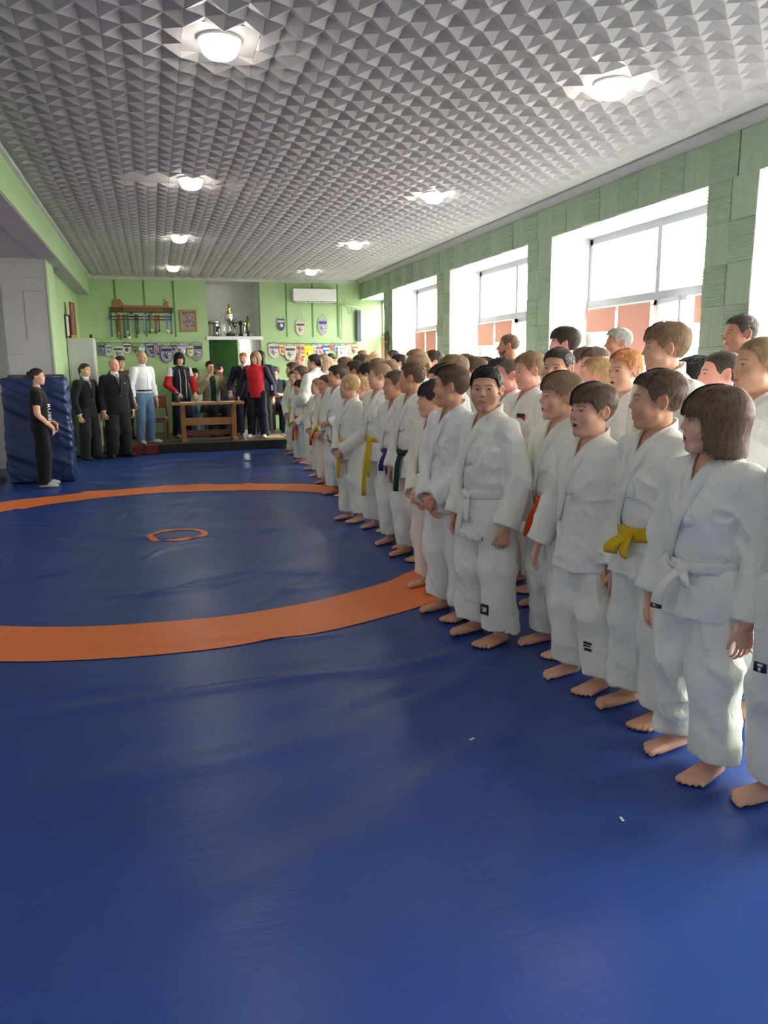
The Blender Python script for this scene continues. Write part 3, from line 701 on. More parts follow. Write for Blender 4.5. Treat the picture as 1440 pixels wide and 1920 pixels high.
HEADS = {
 'boy':   dict(jw=.98, ch=1.06, nose=.84, neck=1., ear=1.),
 'round': dict(jw=1.05, ch=1.16, nose=.86, neck=1.05, ear=1.),
 'slim':  dict(jw=.93, ch=.95, nose=.88, neck=.92, ear=1.08),
 'girl':  dict(jw=.93, ch=1.04, nose=.76, neck=.86, ear=.9),
 'man':   dict(jw=1.06, ch=.9, nose=1.25, neck=1.18, ear=1.08),
 'woman': dict(jw=.96, ch=.95, nose=1.02, neck=.92, ear=.95),
}
def head_sdf(p, hv, mouth=0.):
    """p: (3 arrays) head local coordinates for a head 0.22 tall; front -y"""
    X, Y, Z = p; A = np.abs(X)
    def ell(c, r, x=X): return (np.sqrt(((x - c[0]) / r[0]) ** 2 + ((Y - c[1]) / r[1]) ** 2 + ((Z - c[2]) / r[2]) ** 2) - 1) * min(r)
    def sph(c, r, x=A): return np.sqrt((x - c[0]) ** 2 + (Y - c[1]) ** 2 + (Z - c[2]) ** 2) - r
    def cap(a, b, r1, r2, x=A):
        ba = [b[i] - a[i] for i in range(3)]; q = [x - a[0], Y - a[1], Z - a[2]]
        t = np.clip((q[0] * ba[0] + q[1] * ba[1] + q[2] * ba[2]) / sum(v * v for v in ba), 0, 1)
        return np.sqrt(sum((q[i] - t * ba[i]) ** 2 for i in range(3))) - (r1 + (r2 - r1) * t)
    jw, ch, ns = hv['jw'], hv['ch'], hv['nose']
    d = ell((0, .014, .032), (.074, .092, .079))
    d = smin(d, ell((0, -.026, -.036), (.0575 * jw, .056, .073)), .03)
    d = smin(d, cap((.042 * jw, .0, -.062), (.016 * jw, -.062, -.094), .016, .017), .024)
    d = smin(d, sph((.035 * jw, -.049, -.030), .0275 * ch), .022)
    d = smin(d, cap((.012, -.0745, .021), (.040, -.060, .021), .0125, .011), .014)
    d = smax(d, -sph((.0305, -.0985, .004), .0205), .012)
    d = smin(d, sph((.0305, -.0655, .0045), .0145), .004)
    d = smin(d, cap((.017, -.0795, .0145), (.044, -.0655, .0125), .0035, .003), .005)
    d = smin(d, cap((0, -.079, .012), (0, -.0905 - .007 * ns, -.0215), .0065, .0098 * ns), .013)
    d = smin(d, sph((.0100 * ns, -.0875 - .002 * ns, -.0255), .0072 * ns), .007)
    d = smin(d, ell((0, -.068, -.055), (.030, .022, .022)), .014)
    if mouth > 0:
        d = smin(d, cap((0, -.0875, -.0485), (.015, -.080, -.0515), .0050, .0040), .005)
        d = smin(d, cap((0, -.0850, -.0645 - .005 * mouth), (.013, -.078, -.0620 - .003 * mouth), .0055, .0042), .005)
        d = smax(d, -ell((0, -.090, -.0575 - .002 * mouth), (.0145, .020, .0036 + .0032 * mouth)), .003)
    else:
        d = smin(d, cap((0, -.0873, -.0522), (.019, -.0775, -.0560), .0048, .0032), .004)
        d = smin(d, cap((0, -.0862, -.0605), (.016, -.0780, -.0590), .0056, .0036), .004)
    # ears
    e = hv['ear']; ca, sa = math.cos(.45), math.sin(.45)
    u = (A - .079) * ca - (Y - .016) * sa; v = (A - .079) * sa + (Y - .016) * ca; w = (Z + .004) - .25 * v
    ear = (np.sqrt((u / .0085) ** 2 + (v / (.0195 * e)) ** 2 + (w / (.031 * e)) ** 2) - 1) * .0085
    ear = smax(ear, -(np.sqrt(((u - .0075) / .0082) ** 2 + ((v + .002) / .0115) ** 2 + ((w - .002) / .018) ** 2) - 1) * .0075, .004)
    d = smin(d, ear, .006)
    return d

def build_body(J, hv='boy', mouth=0., res=.005, feet=True, hands=True, slim=.52, arms_slim=None):
    H, s, hc, fat = J['H'], J['s'], J['hc'], J['fat']
    HV = HEADS[hv]
    pts = [J['hc']] + [a[k] for a in J['arms'] for k in 'SEW'] + [l[k] for l in J['legs'] for k in ('hip', 'knee', 'ank')]
    for a in J['arms']: pts.append(a['W'] + a['d'] * .11 * H)
    pts = np.array(pts); lo = pts.min(0) - .10; hi = pts.max(0) + .10
    lo[1] = min(lo[1], J['legs'][0]['ank'][1] - .17 * H, J['legs'][1]['ank'][1] - .17 * H) - .0; hi[2] = hc[2] + .125 * s + .01
    hz = [min(a['W'][2], (a['W'] + a['d'] * .11 * H)[2]) for a in J['arms']]; hz2 = [max(a['W'][2], (a['W'] + a['d'] * .11 * H)[2]) for a in J['arms']]
    z0, z1 = min(hz) - .03, max(hz2) + .03; zh = hc[2] - .13 * s
    coarse = res * 8.
    segs = [(-.012, .05, res * .9)]
    if hands: segs += [(.05, max(.06, z0), coarse), (z0, z1, res), (z1, zh, coarse)]
    else: segs += [(.05, zh, coarse)]
    segs += [(zh, hi[2], res)]
    f = Field(axis((lo[0], hi[0], res)), axis((lo[1], hi[1], res)), axis(*segs))
    pz, sz = J['pz'], J['sz']
    # torso
    kz = np.array([pz - .045 * H, pz, pz + .09 * H, pz + .19 * H, sz - .03 * H, sz + .012 * H])
    q = np.array([slim, slim, slim, .9, .97, 1.]); ka = np.array([.072, .088, .080, .088, .092, .050]) * H * fat * q; kb = np.array([.055, .066, .058, .064, .055, .036]) * H * fat * np.array([slim, slim, slim, 1., 1., 1.])
    y0 = np.array([.004, .004, 0, -.004, .004, .008]) * H - J['lean'] * np.clip((kz - pz) / (sz - pz), 0, 1) * .8
    def torso(X, Y, Z):
        a = np.interp(Z, kz, ka); b = np.interp(Z, kz, kb); c = np.interp(Z, kz, y0)
        d = (np.sqrt((X / a) ** 2 + ((Y - c) / b) ** 2) - 1) * b
        return np.maximum(d, np.maximum(kz[0] - Z, Z - kz[-1]))
    f.add(torso, (-.11 * H * fat, -.11 * H - J['lean'], kz[0]), (.11 * H * fat, .11 * H, kz[-1]), .02)
    for a in J['arms']:
        g = slim if arms_slim is None else arms_slim
        f.cone(a['S'], a['E'], .034 * H * g, .026 * H * g, .02); f.cone(a['E'], a['W'], .026 * H * g, .0185 * H, .01)
        f.cone(J['neck'] - (0, 0, .016 * H), a['S'] - (a['sd'] * .02, 0, .012 * H), .032 * H, .020 * H, .03)
    for l in J['legs']:
        f.cone(l['hip'], l['knee'], .050 * H * slim, .034 * H * slim, .02); f.cone(l['knee'], l['ank'], .034 * H * slim, .022 * H, .012)
    # head
    R = rotm(J['turn'], -J['nod'], J['tilt']); J['R'] = R
    q = .135 * s; b = f.block(hc - q, hc + q)
    X, Y, Z = f.grid(b)
    p = np.broadcast_arrays((X - hc[0]) / s, (Y - hc[1]) / s, (Z - hc[2]) / s)
    loc = [R[0, i] * p[0] + R[1, i] * p[1] + R[2, i] * p[2] for i in range(3)]
    d = head_sdf(loc, HV, mouth) * s
    nk = hc + R @ np.array([0, .022, -.045]) * s
    f.cone(J['neck'] - (0, 0, .02), nk, .048 * s * HV['neck'] * (1.12 if J['adult'] else 1), .043 * s * HV['neck'] * (1.12 if J['adult'] else 1), .02)
    f.D[b] = smin(f.D[b], d.astype(np.float32), .014 * s)
    # hands
    if hands:
        for a in J['arms']: hand(f, a, .108 * H)
    if feet:
        for l in J['legs']: foot(f, l, H)
        zz = f.zs < .0005; f.D[:, :, zz] = np.maximum(f.D[:, :, zz], .0005 - f.zs[zz][None, None, :])
    V, F = f.mesh(1)
    hl = ((V - hc) @ R) / s
    far = (np.abs(hl) > .135).any(1); hl[far] = (0, .5, 0)
    return V, F, hl

def hand(f, a, L):
    W, d, t = a['W'], a['d'], a['t']
    t = unit(t - d * (t @ d)); n = np.cross(d, t) * a['sd']   # palm side
    n = unit(n)
    if a.get('flip'): n = -n
    W = W + d * .01
    c = a['curl']
    for k, (o, ln, r) in enumerate(((.158, .40, .041), (.054, .45, .042), (-.052, .42, .040), (-.152, .33, .037))):
        kn = W + d * .50 * L * (1 - .03 * abs(k - 1)) + t * o * L
        f.cone(W + t * o * .55 * L + d * .02 * L, kn, .062 * L, .055 * L, .008)
        spread = t * (o * .35)
        p = kn; ang = c * .45
        for seg, fr in enumerate((.44, .31, .25)):
            v = unit(d * math.cos(ang) + n * math.sin(ang) + spread * .6)
            q = p + v * ln * fr * L
            f.cone(p, q, r * L * (1 - .08 * seg), r * L * (1 - .08 * (seg + 1)), .0015)
            p = q; ang += c * .75
    b0 = W + d * .10 * L + t * .13 * L; b1 = W + d * .33 * L + t * .26 * L + n * .06 * L
    b2 = b1 + unit(d + t * .25 + n * (.15 + .35 * c)) * .17 * L; b3 = b2 + unit(d + n * .4 * c) * .13 * L
    f.cone(b0, b1, .075 * L, .056 * L, .01); f.cone(b1, b2, .054 * L, .048 * L, .005); f.cone(b2, b3, .048 * L, .040 * L, .003)

def foot(f, l, H):
    A = l['ank']; H = H * .86; o = l['out']; d = np.array([math.sin(o), -math.cos(o), 0]); t = np.array([-math.cos(o), -math.sin(o), 0]) * l['sd']  # t: toward big toe
    base = np.array([A[0], A[1], 0])
    f.cone(A, base + d * -.005 * H + (0, 0, .03 * H), .024 * H, .024 * H, .012)
    f.cone(base - d * .024 * H + (0, 0, .019 * H), base - d * .016 * H + (0, 0, .024 * H), .021 * H, .021 * H, .012)
    for k, (o2, ln, r) in enumerate(((.021, .108, .0135), (.009, .112, .0115), (-.002, .108, .0110), (-.012, .100, .0105), (-.021, .090, .0100))):
        b = base + d * ln * .90 * H + t * o2 * 1.22 * H + np.array([0, 0, r * .85 * H])
        f.cone(base - d * .01 * H + t * o2 * .6 * H + (0, 0, .022 * H), b, .019 * H, r * H, .010)
        tl = (.030, .027, .024, .021, .018)[k]; rr = (.0112, .0082, .0080, .0078, .0076)[k]
        rr *= .93; e = b + d * tl * H + t * o2 * .22 * H; e[2] = rr * .92 * H
        m_ = (b + e) / 2 + (0, 0, .004 * H)
        f.cone(b, m_, rr * H, rr * .95 * H, .003); f.cone(m_, e, rr * .9 * H, rr * H, .0015)

def ridge(n): return 1.6 * np.clip(1 - 2.2 * np.abs(n), 0, 1) ** 1.5 - .35

def build_jacket(J, kind='gi', res=.009, seed=0, hem=.085, sleeve=1.0, vtop=None, belt=True, loose=1.):
    """outer garment; returns mesh and info for straps"""
    H, pz, sz, fat = J['H'], J['pz'], J['sz'], J['fat']
    gi = kind == 'gi'
    th = (.020 if gi else .012) * H * loose
    zb = pz + (.055 if gi else .09) * H       # belt height
    zh = pz - hem * H
    kz = np.array([zh, pz - .01 * H, zb, zb + .05 * H, pz + .19 * H, sz - .035 * H, sz + .012 * H, sz + .03 * H])
    if gi and belt: ka = np.array([.116, .106, .092, .100, .104, .102, .066, .040]); kb = np.array([.092, .084, .072, .080, .083, .068, .046, .030])
    elif gi: ka = np.array([.118, .110, .103, .103, .104, .102, .066, .040]); kb = np.array([.094, .088, .083, .083, .083, .068, .046, .030])
    else: ka = np.array([.104, .102, .098, .096, .102, .104, .066, .040]); kb = np.array([.082, .082, .076, .076, .080, .068, .046, .030])
    ka = ka * H * fat * loose; kb = kb * H * fat * loose
    ln = lambda z: J['lean'] * np.clip((z - pz) / (sz - pz), 0, 1) * .8
    y0 = np.array([.0, .002, .0, -.002, -.004, .004, .008, .01]) * H - ln(kz)
    pts = np.array([a[k] for a in J['arms'] for k in 'SEW'] + [[.12 * H * fat, .1 * H, zh], [-.12 * H * fat, -.11 * H - J['lean'], sz]])
    lo = pts.min(0) - .075 * H; hi = pts.max(0) + .075 * H; hi[2] = sz + .075 * H; lo[2] = min(zh - .03, lo[2])
    f = Field(axis((lo[0], hi[0], res)), axis((lo[1], hi[1], res)), axis((lo[2], hi[2], res)))
    sd = seed * 3.7
    def torso(X, Y, Z):
        a = np.interp(Z, kz, ka); b = np.interp(Z, kz, kb); c = np.interp(Z, kz, y0)
        d = (np.sqrt((X / a) ** 2 + ((Y - c) / b) ** 2) - 1) * b
        if gi:
            low = np.clip((zb - Z) / (.05 * H), 0, 1); up = np.clip((Z - zb) / (.05 * H), 0, 1) * np.clip((sz - .02 * H - Z) / (.1 * H), 0, 1)
            d = d + .009 * H * low * NZ(X * 16 + sd, Y * 16, Z * 3 + sd) - .005 * H * low * ridge(NZ2(X * 11 + Z * 9 + sd, Y * 11, Z * 10))
            d = d - .0050 * H * up * ridge(NZ(X * 8 - Z * 10 + sd, Y * 8 + sd, Z * 12 + X * 8)) - .0035 * H * up * NZ2(X * 24, Y * 14 + sd, Z * 24)
            # blouse over the belt
            if belt: d = d - .004 * H * np.exp(-((Z - zb - .03 * H) / (.018 * H)) ** 2)
            hemw = zh + .010 * H * NZ(X * 6 + sd, Y * 6, 0 * Z) + np.where(Y < 0, .0, .004 * H)
        else:
            d = d - .0035 * H * NZ(X * 8 + sd, Y * 8 + sd, Z * 9); hemw = zh
        if gi: inn = (np.sqrt((X / (a - .024)) ** 2 + ((Y - c) / (b - .024)) ** 2) - 1) * b; d = np.maximum(d, -smax(inn, Z - hemw - .025, .008))
        return np.maximum(d, np.maximum(hemw - Z, Z - kz[-1]))
    def tube_top(X, Y, Z): return torso(X, Y, Z)
    f.add(torso, (-.14 * H * fat, -.14 * H - J['lean'], zh - .02), (.14 * H * fat, .14 * H, kz[-1]), 0)
    for a in J['arms']:
        f.cone(J['neck'] + (a['sd'] * .026 * H, 0, -.016 * H), a['S'] + (-a['sd'] * .006 * H, 0, -.002 * H), .036 * H, .037 * H, .03)
    front = None
    # front surface lookup on the torso alone
    T = f.D.copy()
    for a in J['arms']:
        r1, r2, r3 = ((.043, .045, .046) if gi else (.044, .038, .031))
        S, E, W = a['S'], a['E'], a['W']
        if not gi: r1, r2, r3 = r1 * loose, r2 * loose, r3 * loose
        if sleeve < 0: W, E = S + (E - S) * -sleeve, S + (E - S) * -sleeve * .5; r2, r3 = r1 * .98, r1 * .95; sl = 1.
        else: sl = sleeve
        ax = unit(W - E); cut = E + (W - E) * sl; LE = np.linalg.norm(E - S); LW = 0
        wr = .0072 * H if gi else .0042 * H
        g = (lambda X, Y, Z, S=S, E=E, cut=cut, ax=ax, k=a['sd']: sleeve_sdf(X, Y, Z, S, E, cut, ax, r1 * H, r2 * H, r3 * H, wr, sd + k * 2.3))
        P = np.array([S, E, cut]); f.add(g, P.min(0) - .07 * H, P.max(0) + .07 * H, .022 if gi else .02)
    if kind != 'shirt' and vtop is None: vtop = (.115 if gi else .17)
    neckz = sz + .022 * H
    if vtop:
        zv = neckz - vtop * H
        vw = .040 * H if gi else .036 * H
        b = f.block((-.08 * H, -.2 * H - J['lean'], zv), (.08 * H, .03 * H - J['lean'] * .7, hi[2]))
        X, Y, Z = f.grid(b)
        w = np.clip((Z - zv) / (neckz - zv), 0, 1.2) * vw
        v = np.maximum(np.abs(X) - w, Y - (.012 * H - J['lean'] * .7))
        f.D[b] = np.maximum(f.D[b], np.where(v < 0, np.minimum(-v, .02), v * 0 - .3) * 1.0 + np.minimum(T[b], 0) * 0 - 0) if False else np.where(v < 0, np.maximum(f.D[b], T[b] + np.minimum(.034 * H, -v * 6)), f.D[b])
    # neck hole
    nb = J['neck']
    f.cone(nb + (0, -.006, .02 * H), nb + (0, -.006, .08 * H), .036 * H, .044 * H, .004, sub=True)
    V, F = f.mesh(1)
    # surface y at front / back for straps
    def surf(x, z, back=False):
        i = int(np.clip(np.searchsorted(f.xs, x), 1, len(f.xs) - 1)); k = int(np.clip(np.searchsorted(f.zs, z), 1, len(f.zs) - 1))
        col = T[i, :, k]; ins = np.nonzero(col < 0)[0]
        if not len(ins): return None
        j = ins[-1] if back else ins[0]; j2 = j + 1 if back else j - 1
        j2 = min(max(j2, 0), len(col) - 1)
        t = col[j] / (col[j] - col[j2] + 1e-9)
        return float(f.ys[j] + (f.ys[j2] - f.ys[j]) * t)
    info = dict(zb=zb, zh=zh, neckz=neckz, surf=surf, kz=kz, ka=ka, kb=kb, y0=y0)
    return V, F, info

def sleeve_sdf(X, Y, Z, S, E, C, ax, r1, r2, r3, wr, sd):
    def seg(a, b, ra, rb):
        ba = b - a; q = [X - a[0], Y - a[1], Z - a[2]]
        t = np.clip((q[0] * ba[0] + q[1] * ba[1] + q[2] * ba[2]) / (ba @ ba), 0, 1)
        return np.sqrt(sum((q[i] - t * ba[i]) ** 2 for i in range(3))) - (ra + (rb - ra) * t), t
    d1, t1 = seg(S, E, r1, r2); Cx = C + ax * .06; d2, t2 = seg(E, Cx, r2, r3)
    n1 = ridge(NZ(X * 8 + sd, Y * 8, Z * 11 + X * 11 + sd)); n2 = NZ2(X * 17 + sd, Y * 17, Z * 7)
    de = np.sqrt((X - E[0]) ** 2 + (Y - E[1]) ** 2 + (Z - E[2]) ** 2)
    wgt = .35 + .8 * np.exp(-(de / (3.0 * r1)) ** 2)
    d = smin(d1, d2, r2 * .5) - wr * wgt * n1 - wr * .45 * n2
    pl = (X - C[0]) * ax[0] + (Y - C[1]) * ax[1] + (Z - C[2]) * ax[2]
    d = smax(d, pl, .004)
    # hollow cuff
    q = [X - C[0], Y - C[1], Z - C[2]]
    rad = np.sqrt(np.maximum(sum(q[i] ** 2 for i in range(3)) - pl ** 2, 0))
    hol = smax(rad - (r3 - .019), -pl - .03, .008)
    return np.maximum(d, -hol)

def build_trousers(J, kind='gi', res=.010, seed=0, hemz=None, top=.05):
    H, pz, fat = J['H'], J['pz'], J['fat']
    gi = kind == 'gi'
    ff = 1 + (fat - 1) * .7
    r = np.array([.066, .060, .057] if gi else {'suit': [.064, .053, .047], 'jeans': [.062, .048, .043], 'loose': [.064, .056, .050]}[kind]) * H * ff
    hemz = (.042 if gi else .022) * H if hemz is None else hemz
    pts = np.array([l[k] for l in J['legs'] for k in ('hip', 'knee', 'ank')])
    lo = pts.min(0) - .09 * H; hi = pts.max(0) + .09 * H; hi[2] = max(hi[2], pz + top * H + .02); lo[2] = hemz - .02
    f = Field(axis((lo[0], hi[0], res)), axis((lo[1], hi[1], res)), axis((lo[2], hi[2], res)))
    sd = seed * 5.1
    f.ell((0, .004 * H, pz + .01 * H), (.096 * H * fat, .076 * H * fat, .065 * H), 0)
    f.add(lambda X, Y, Z: np.maximum((np.sqrt((X / (.088 * H * fat)) ** 2 + ((Y - .002 * H) / (.068 * H * fat)) ** 2) - 1) * .068 * H, np.maximum(pz - .02 * H - Z, Z - pz - top * H)), (-.11 * H, -.1 * H, pz - .02 * H), (.11 * H, .1 * H, pz + top * H), .02)
    for l in J['legs']:
        a, k, n = l['hip'], l['knee'], l['ank']
        n2 = n + (n - k) * .25
        def leg(X, Y, Z, a=a, k=k, n=n2, sdd=l['sd']):
            def seg(p, q, ra, rb):
                ba = q - p; v = [X - p[0], Y - p[1], Z - p[2]]
                t = np.clip((v[0] * ba[0] + v[1] * ba[1] + v[2] * ba[2]) / (ba @ ba), 0, 1)
                return np.sqrt(sum((v[i] - t * ba[i]) ** 2 for i in range(3))) - (ra + (rb - ra) * t)
            d = smin(seg(a, k, r[0], r[1]), seg(k, n, r[1], r[2]), .03 * H)
            o = sd + sdd * 4.1
            am = .0118 * H if gi else .0045 * H
            up = np.clip((Z - .12 * H) / (.2 * H), 0, 1)
            low = np.exp(-((Z - .10 * H) / (.085 * H)) ** 2); knee = np.exp(-((Z - k[2]) / (.07 * H)) ** 2)
            d = d - am * .60 * NZ(X * 13 + o, Y * 13, Z * 2.6 + o) - am * .62 * ridge(NZ2(X * 8 + Z * 2.5 + o, Y * 8, Z * 2.8 + o)) - am * (.38 * low + .30 * knee) * ridge(NZ2(X * 6 + o, Y * 6, Z * 15 + X * 9 + o)) - am * .35 * NZ(X * 26, Y * 26 + o, Z * 9)
            hz = hemz + .010 * H * NZ(X * 5 + o, Y * 5, Z * 0) + (.012 * H * np.clip(-(Y - n[1]) / (.05 * H), -.6, 1) if gi else 0)
            d = smax(d, hz - Z, .004)
            if gi: # open hem
                rad = np.sqrt((X - n[0]) ** 2 + (Y - n[1]) ** 2); d = np.maximum(d, -np.maximum(rad - (r[2] - .018), Z - hz - .03))
            return d
        P = np.array([a, k, n2]); f.add(leg, P.min(0) - .09 * H, P.max(0) + .09 * H, .008 * H)
    V, F = f.mesh(1)
    return V, F

def belt_mesh(J, info, w=.040, knot=True, tails=((-.035, .17, .05), (.03, .16, .03)), slack=0., drop=.012):
    """band + knot + tails -> list of (V,F) (band, knot, tail, tail)"""
    H, zb = J['H'], info['zb']
    a = float(np.interp(zb, info['kz'], info['ka'])); b = float(np.interp(zb, info['kz'], info['kb'])); c = float(np.interp(zb, info['kz'], info['y0']))
    n = 56; t = np.arange(n) * 2 * math.pi / n
    P = np.stack([(a + .008) * np.cos(t), c + (b + .009) * np.sin(t), zb - drop * H * (-np.sin(t)) * .8 + .002 * np.sin(t * 5)], 1)
    out = [ribbon(P, np.tile([0, 0, 1.], (n, 1)) + np.stack([.25 * np.cos(t) * 0, .12 * np.sin(t), 0 * t], 1), w, .009, close=True)]
    if not knot: return out
    K = np.array([0, c - b - .014, zb - drop * H * .8])
    f = Field(axis((-.06, .06, .005)), axis((K[1] - .05, K[1] + .04, .005)), axis((K[2] - .05, K[2] + .05, .005)))
    f.cone(K + (-.014, -.004, .014), K + (.012, -.010, -.012), .017, .016, .006); f.cone(K + (-.022, .004, -.006), K + (.022, .004, .004), .014, .014, .008)
    f.cone(K + (.0, -.008, .0), K + (.0, -.012, -.004), .017, .017, .006)
    out.append(f.mesh(1))
    for dx, ln, fwd in tails:
        m = 9; u = np.linspace(0, 1, m)
        Q = np.stack([K[0] + dx * (1.6 * u - .6 * u * u) , K[1] - .010 - fwd * np.sin(u * 2.2) * .5 - .012 * u, K[2] - .012 - ln * (u ** 1.25)], 1)
        sx = np.stack([np.cos(.5 * dx * 20 * u), .35 * np.sin(u * 3 + dx * 40), .3 * np.sign(dx) * (1 - u)], 1)
        out.append(ribbon(Q, sx, w, .007))
    return out

def lapels(J, info, w=.047, th=.008, gi=True, low=None):
    """collar band: left lapel over right, around the back of the neck"""
    H, zn, zb, surf = J['H'], info['neckz'], info['zb'], info['surf']
    nk = J['neck']
    def down(sd, zend, xend, n=16, z0=None):
        out = []; x0 = sd * .040 * H
        for u in np.linspace(0, 1, n):
            z = zn + (zend - zn) * u; x = x0 + (xend - x0) * (u ** .95)
            y = surf(x, z)
            if y is None: y = nk[1] - .02 * H
            out.append((x, y - .003, z))
        return np.array(out)
    L = down(1, zb + .004, -.055 * H); R = down(-1, zb + .35 * (zn - zb), .012 * H, 12)
    if not gi: L = down(1, low, -.004 * H); R = down(-1, low, .004 * H)
    t = np.linspace(-.25, math.pi + .25, 13)[1:-1]
    B = np.stack([.044 * H * np.cos(t), nk[1] + .002 + .040 * H * np.sin(t), zn + .020 * H * np.sin(np.clip(t, 0, math.pi)) + 0 * t], 1)
    parts = []
    for P, flip in ((L, 1), (R, -1)):
        first = B[:6][::-1] if flip > 0 else B[5:]
        Pt = np.concatenate([first, P[1:]])
        for _ in range(2): Pt[1:-1] = (Pt[:-2] + 2 * Pt[1:-1] + Pt[2:]) / 4
        T = np.gradient(Pt, axis=0); T /= np.linalg.norm(T, axis=1)[:, None]
        nf = len(first)
        N = np.zeros_like(Pt); N[:nf, 0] = Pt[:nf, 0]; N[:nf, 1] = Pt[:nf, 1] - nk[1]; N[:nf] /= np.maximum(np.linalg.norm(N[:nf], axis=1), 1e-6)[:, None]
        N[nf:] = (0, -1, 0)
        for i in range(nf, len(Pt)): N[i] = unit((Pt[i, 0] / (.1 * H) * .8, -1, .12))
        for _ in range(3): N[1:-1] = (N[:-2] + 2 * N[1:-1] + N[2:]) / 4
        S = np.cross(N, T) * flip
        off = .004 if flip > 0 else -.001
        v, f = ribbon(Pt + N * off, np.cross(T, N), w * H / 1.45 * (1.0 if gi else .9), th)
        parts.append((v, f))
    return parts
# ------------------------------------------------------------------ hair (head local, for a 0.22 m head)
def hair_fn(st, line=True):
    t_top, t_side, zy = st['top'], st['side'], st['line']
    zx = np.array(zy)
    def fn(X, Y, Z):
        A = np.abs(X); w = np.clip((Z - .0) / .09, 0, 1); th = t_side + (t_top - t_side) * w
        th = th + st.get('front', 0) * np.clip((-Y - .02) / .06, 0, 1) * w + st.get('back', 0) * np.clip((Y - .02) / .06, 0, 1)
        c = np.array([0, .014, .032])
        q = np.sqrt((X / .074) ** 2 + ((Y - .014) / .092) ** 2 + ((Z - .032) / .079) ** 2)
        d = (q - 1) * .078 - th
        if st.get('long'):     # hair hanging down the sides / back
            zl = st['long']
            zc = np.maximum(Z, zl)
            tl = st.get('fall', .018)
            r = np.sqrt((X / (.074 + tl)) ** 2 + ((Y - .018) / (.088 + tl)) ** 2)
            col = np.maximum(np.maximum((r - 1) * .08, Z - .03), zl - Z)
            inn = np.maximum((np.sqrt((X / .060) ** 2 + ((Y - .0) / .070) ** 2) - 1) * .06, Z - .03)
            col = np.maximum(col, -inn)
            d = smin(d, col, .02)
        if 'cut' in st: d = np.maximum(d, st['cut'](X, Y, Z))
        zc = np.interp(Y, zx[:, 0], zx[:, 1]) + st.get('part', 0) * X * (Y < -.02)
        if st.get('temple'): zc = zc + st['temple'] * np.clip((A - .035) / .03, 0, 1) * (Y < -.02) * -1
        if line == 'lim': return zc - Z + 0 * X
        return smax(d, zc - Z, .008) if line else d
    return fn
L_SHORT = [(-.12, .068), (-.07, .064), (-.045, .054), (-.03, .014), (-.012, -.006), (-.002, .020), (.030, .030), (.040, -.020), (.065, -.055), (.12, -.060)]
L_FRINGE = [(-.13, .042), (-.07, .040), (-.050, .036), (-.035, .012), (-.014, -.008), (-.002, .022), (.030, .028), (.040, -.030), (.065, -.070), (.12, -.075)]
L_MAN = [(-.12, .066), (-.07, .064), (-.045, .056), (-.03, .015), (-.012, -.008), (-.002, .022), (.030, .030), (.040, -.020), (.065, -.060), (.12, -.065)]
L_BACK = [(-.12, .064), (-.06, .058), (-.035, .030), (-.01, .014), (.01, .016), (.030, .022), (.045, -.030), (.07, -.062), (.12, -.064)]
L_BOB = [(-.13, .026), (-.062, .024), (-.052, .016), (-.044, -.05), (-.03, -.100), (.0, -.118), (.12, -.130)]
L_OPEN = [(-.13, .058), (-.062, .052), (-.048, .02), (-.038, -.05), (-.02, -.20), (.12, -.24)]
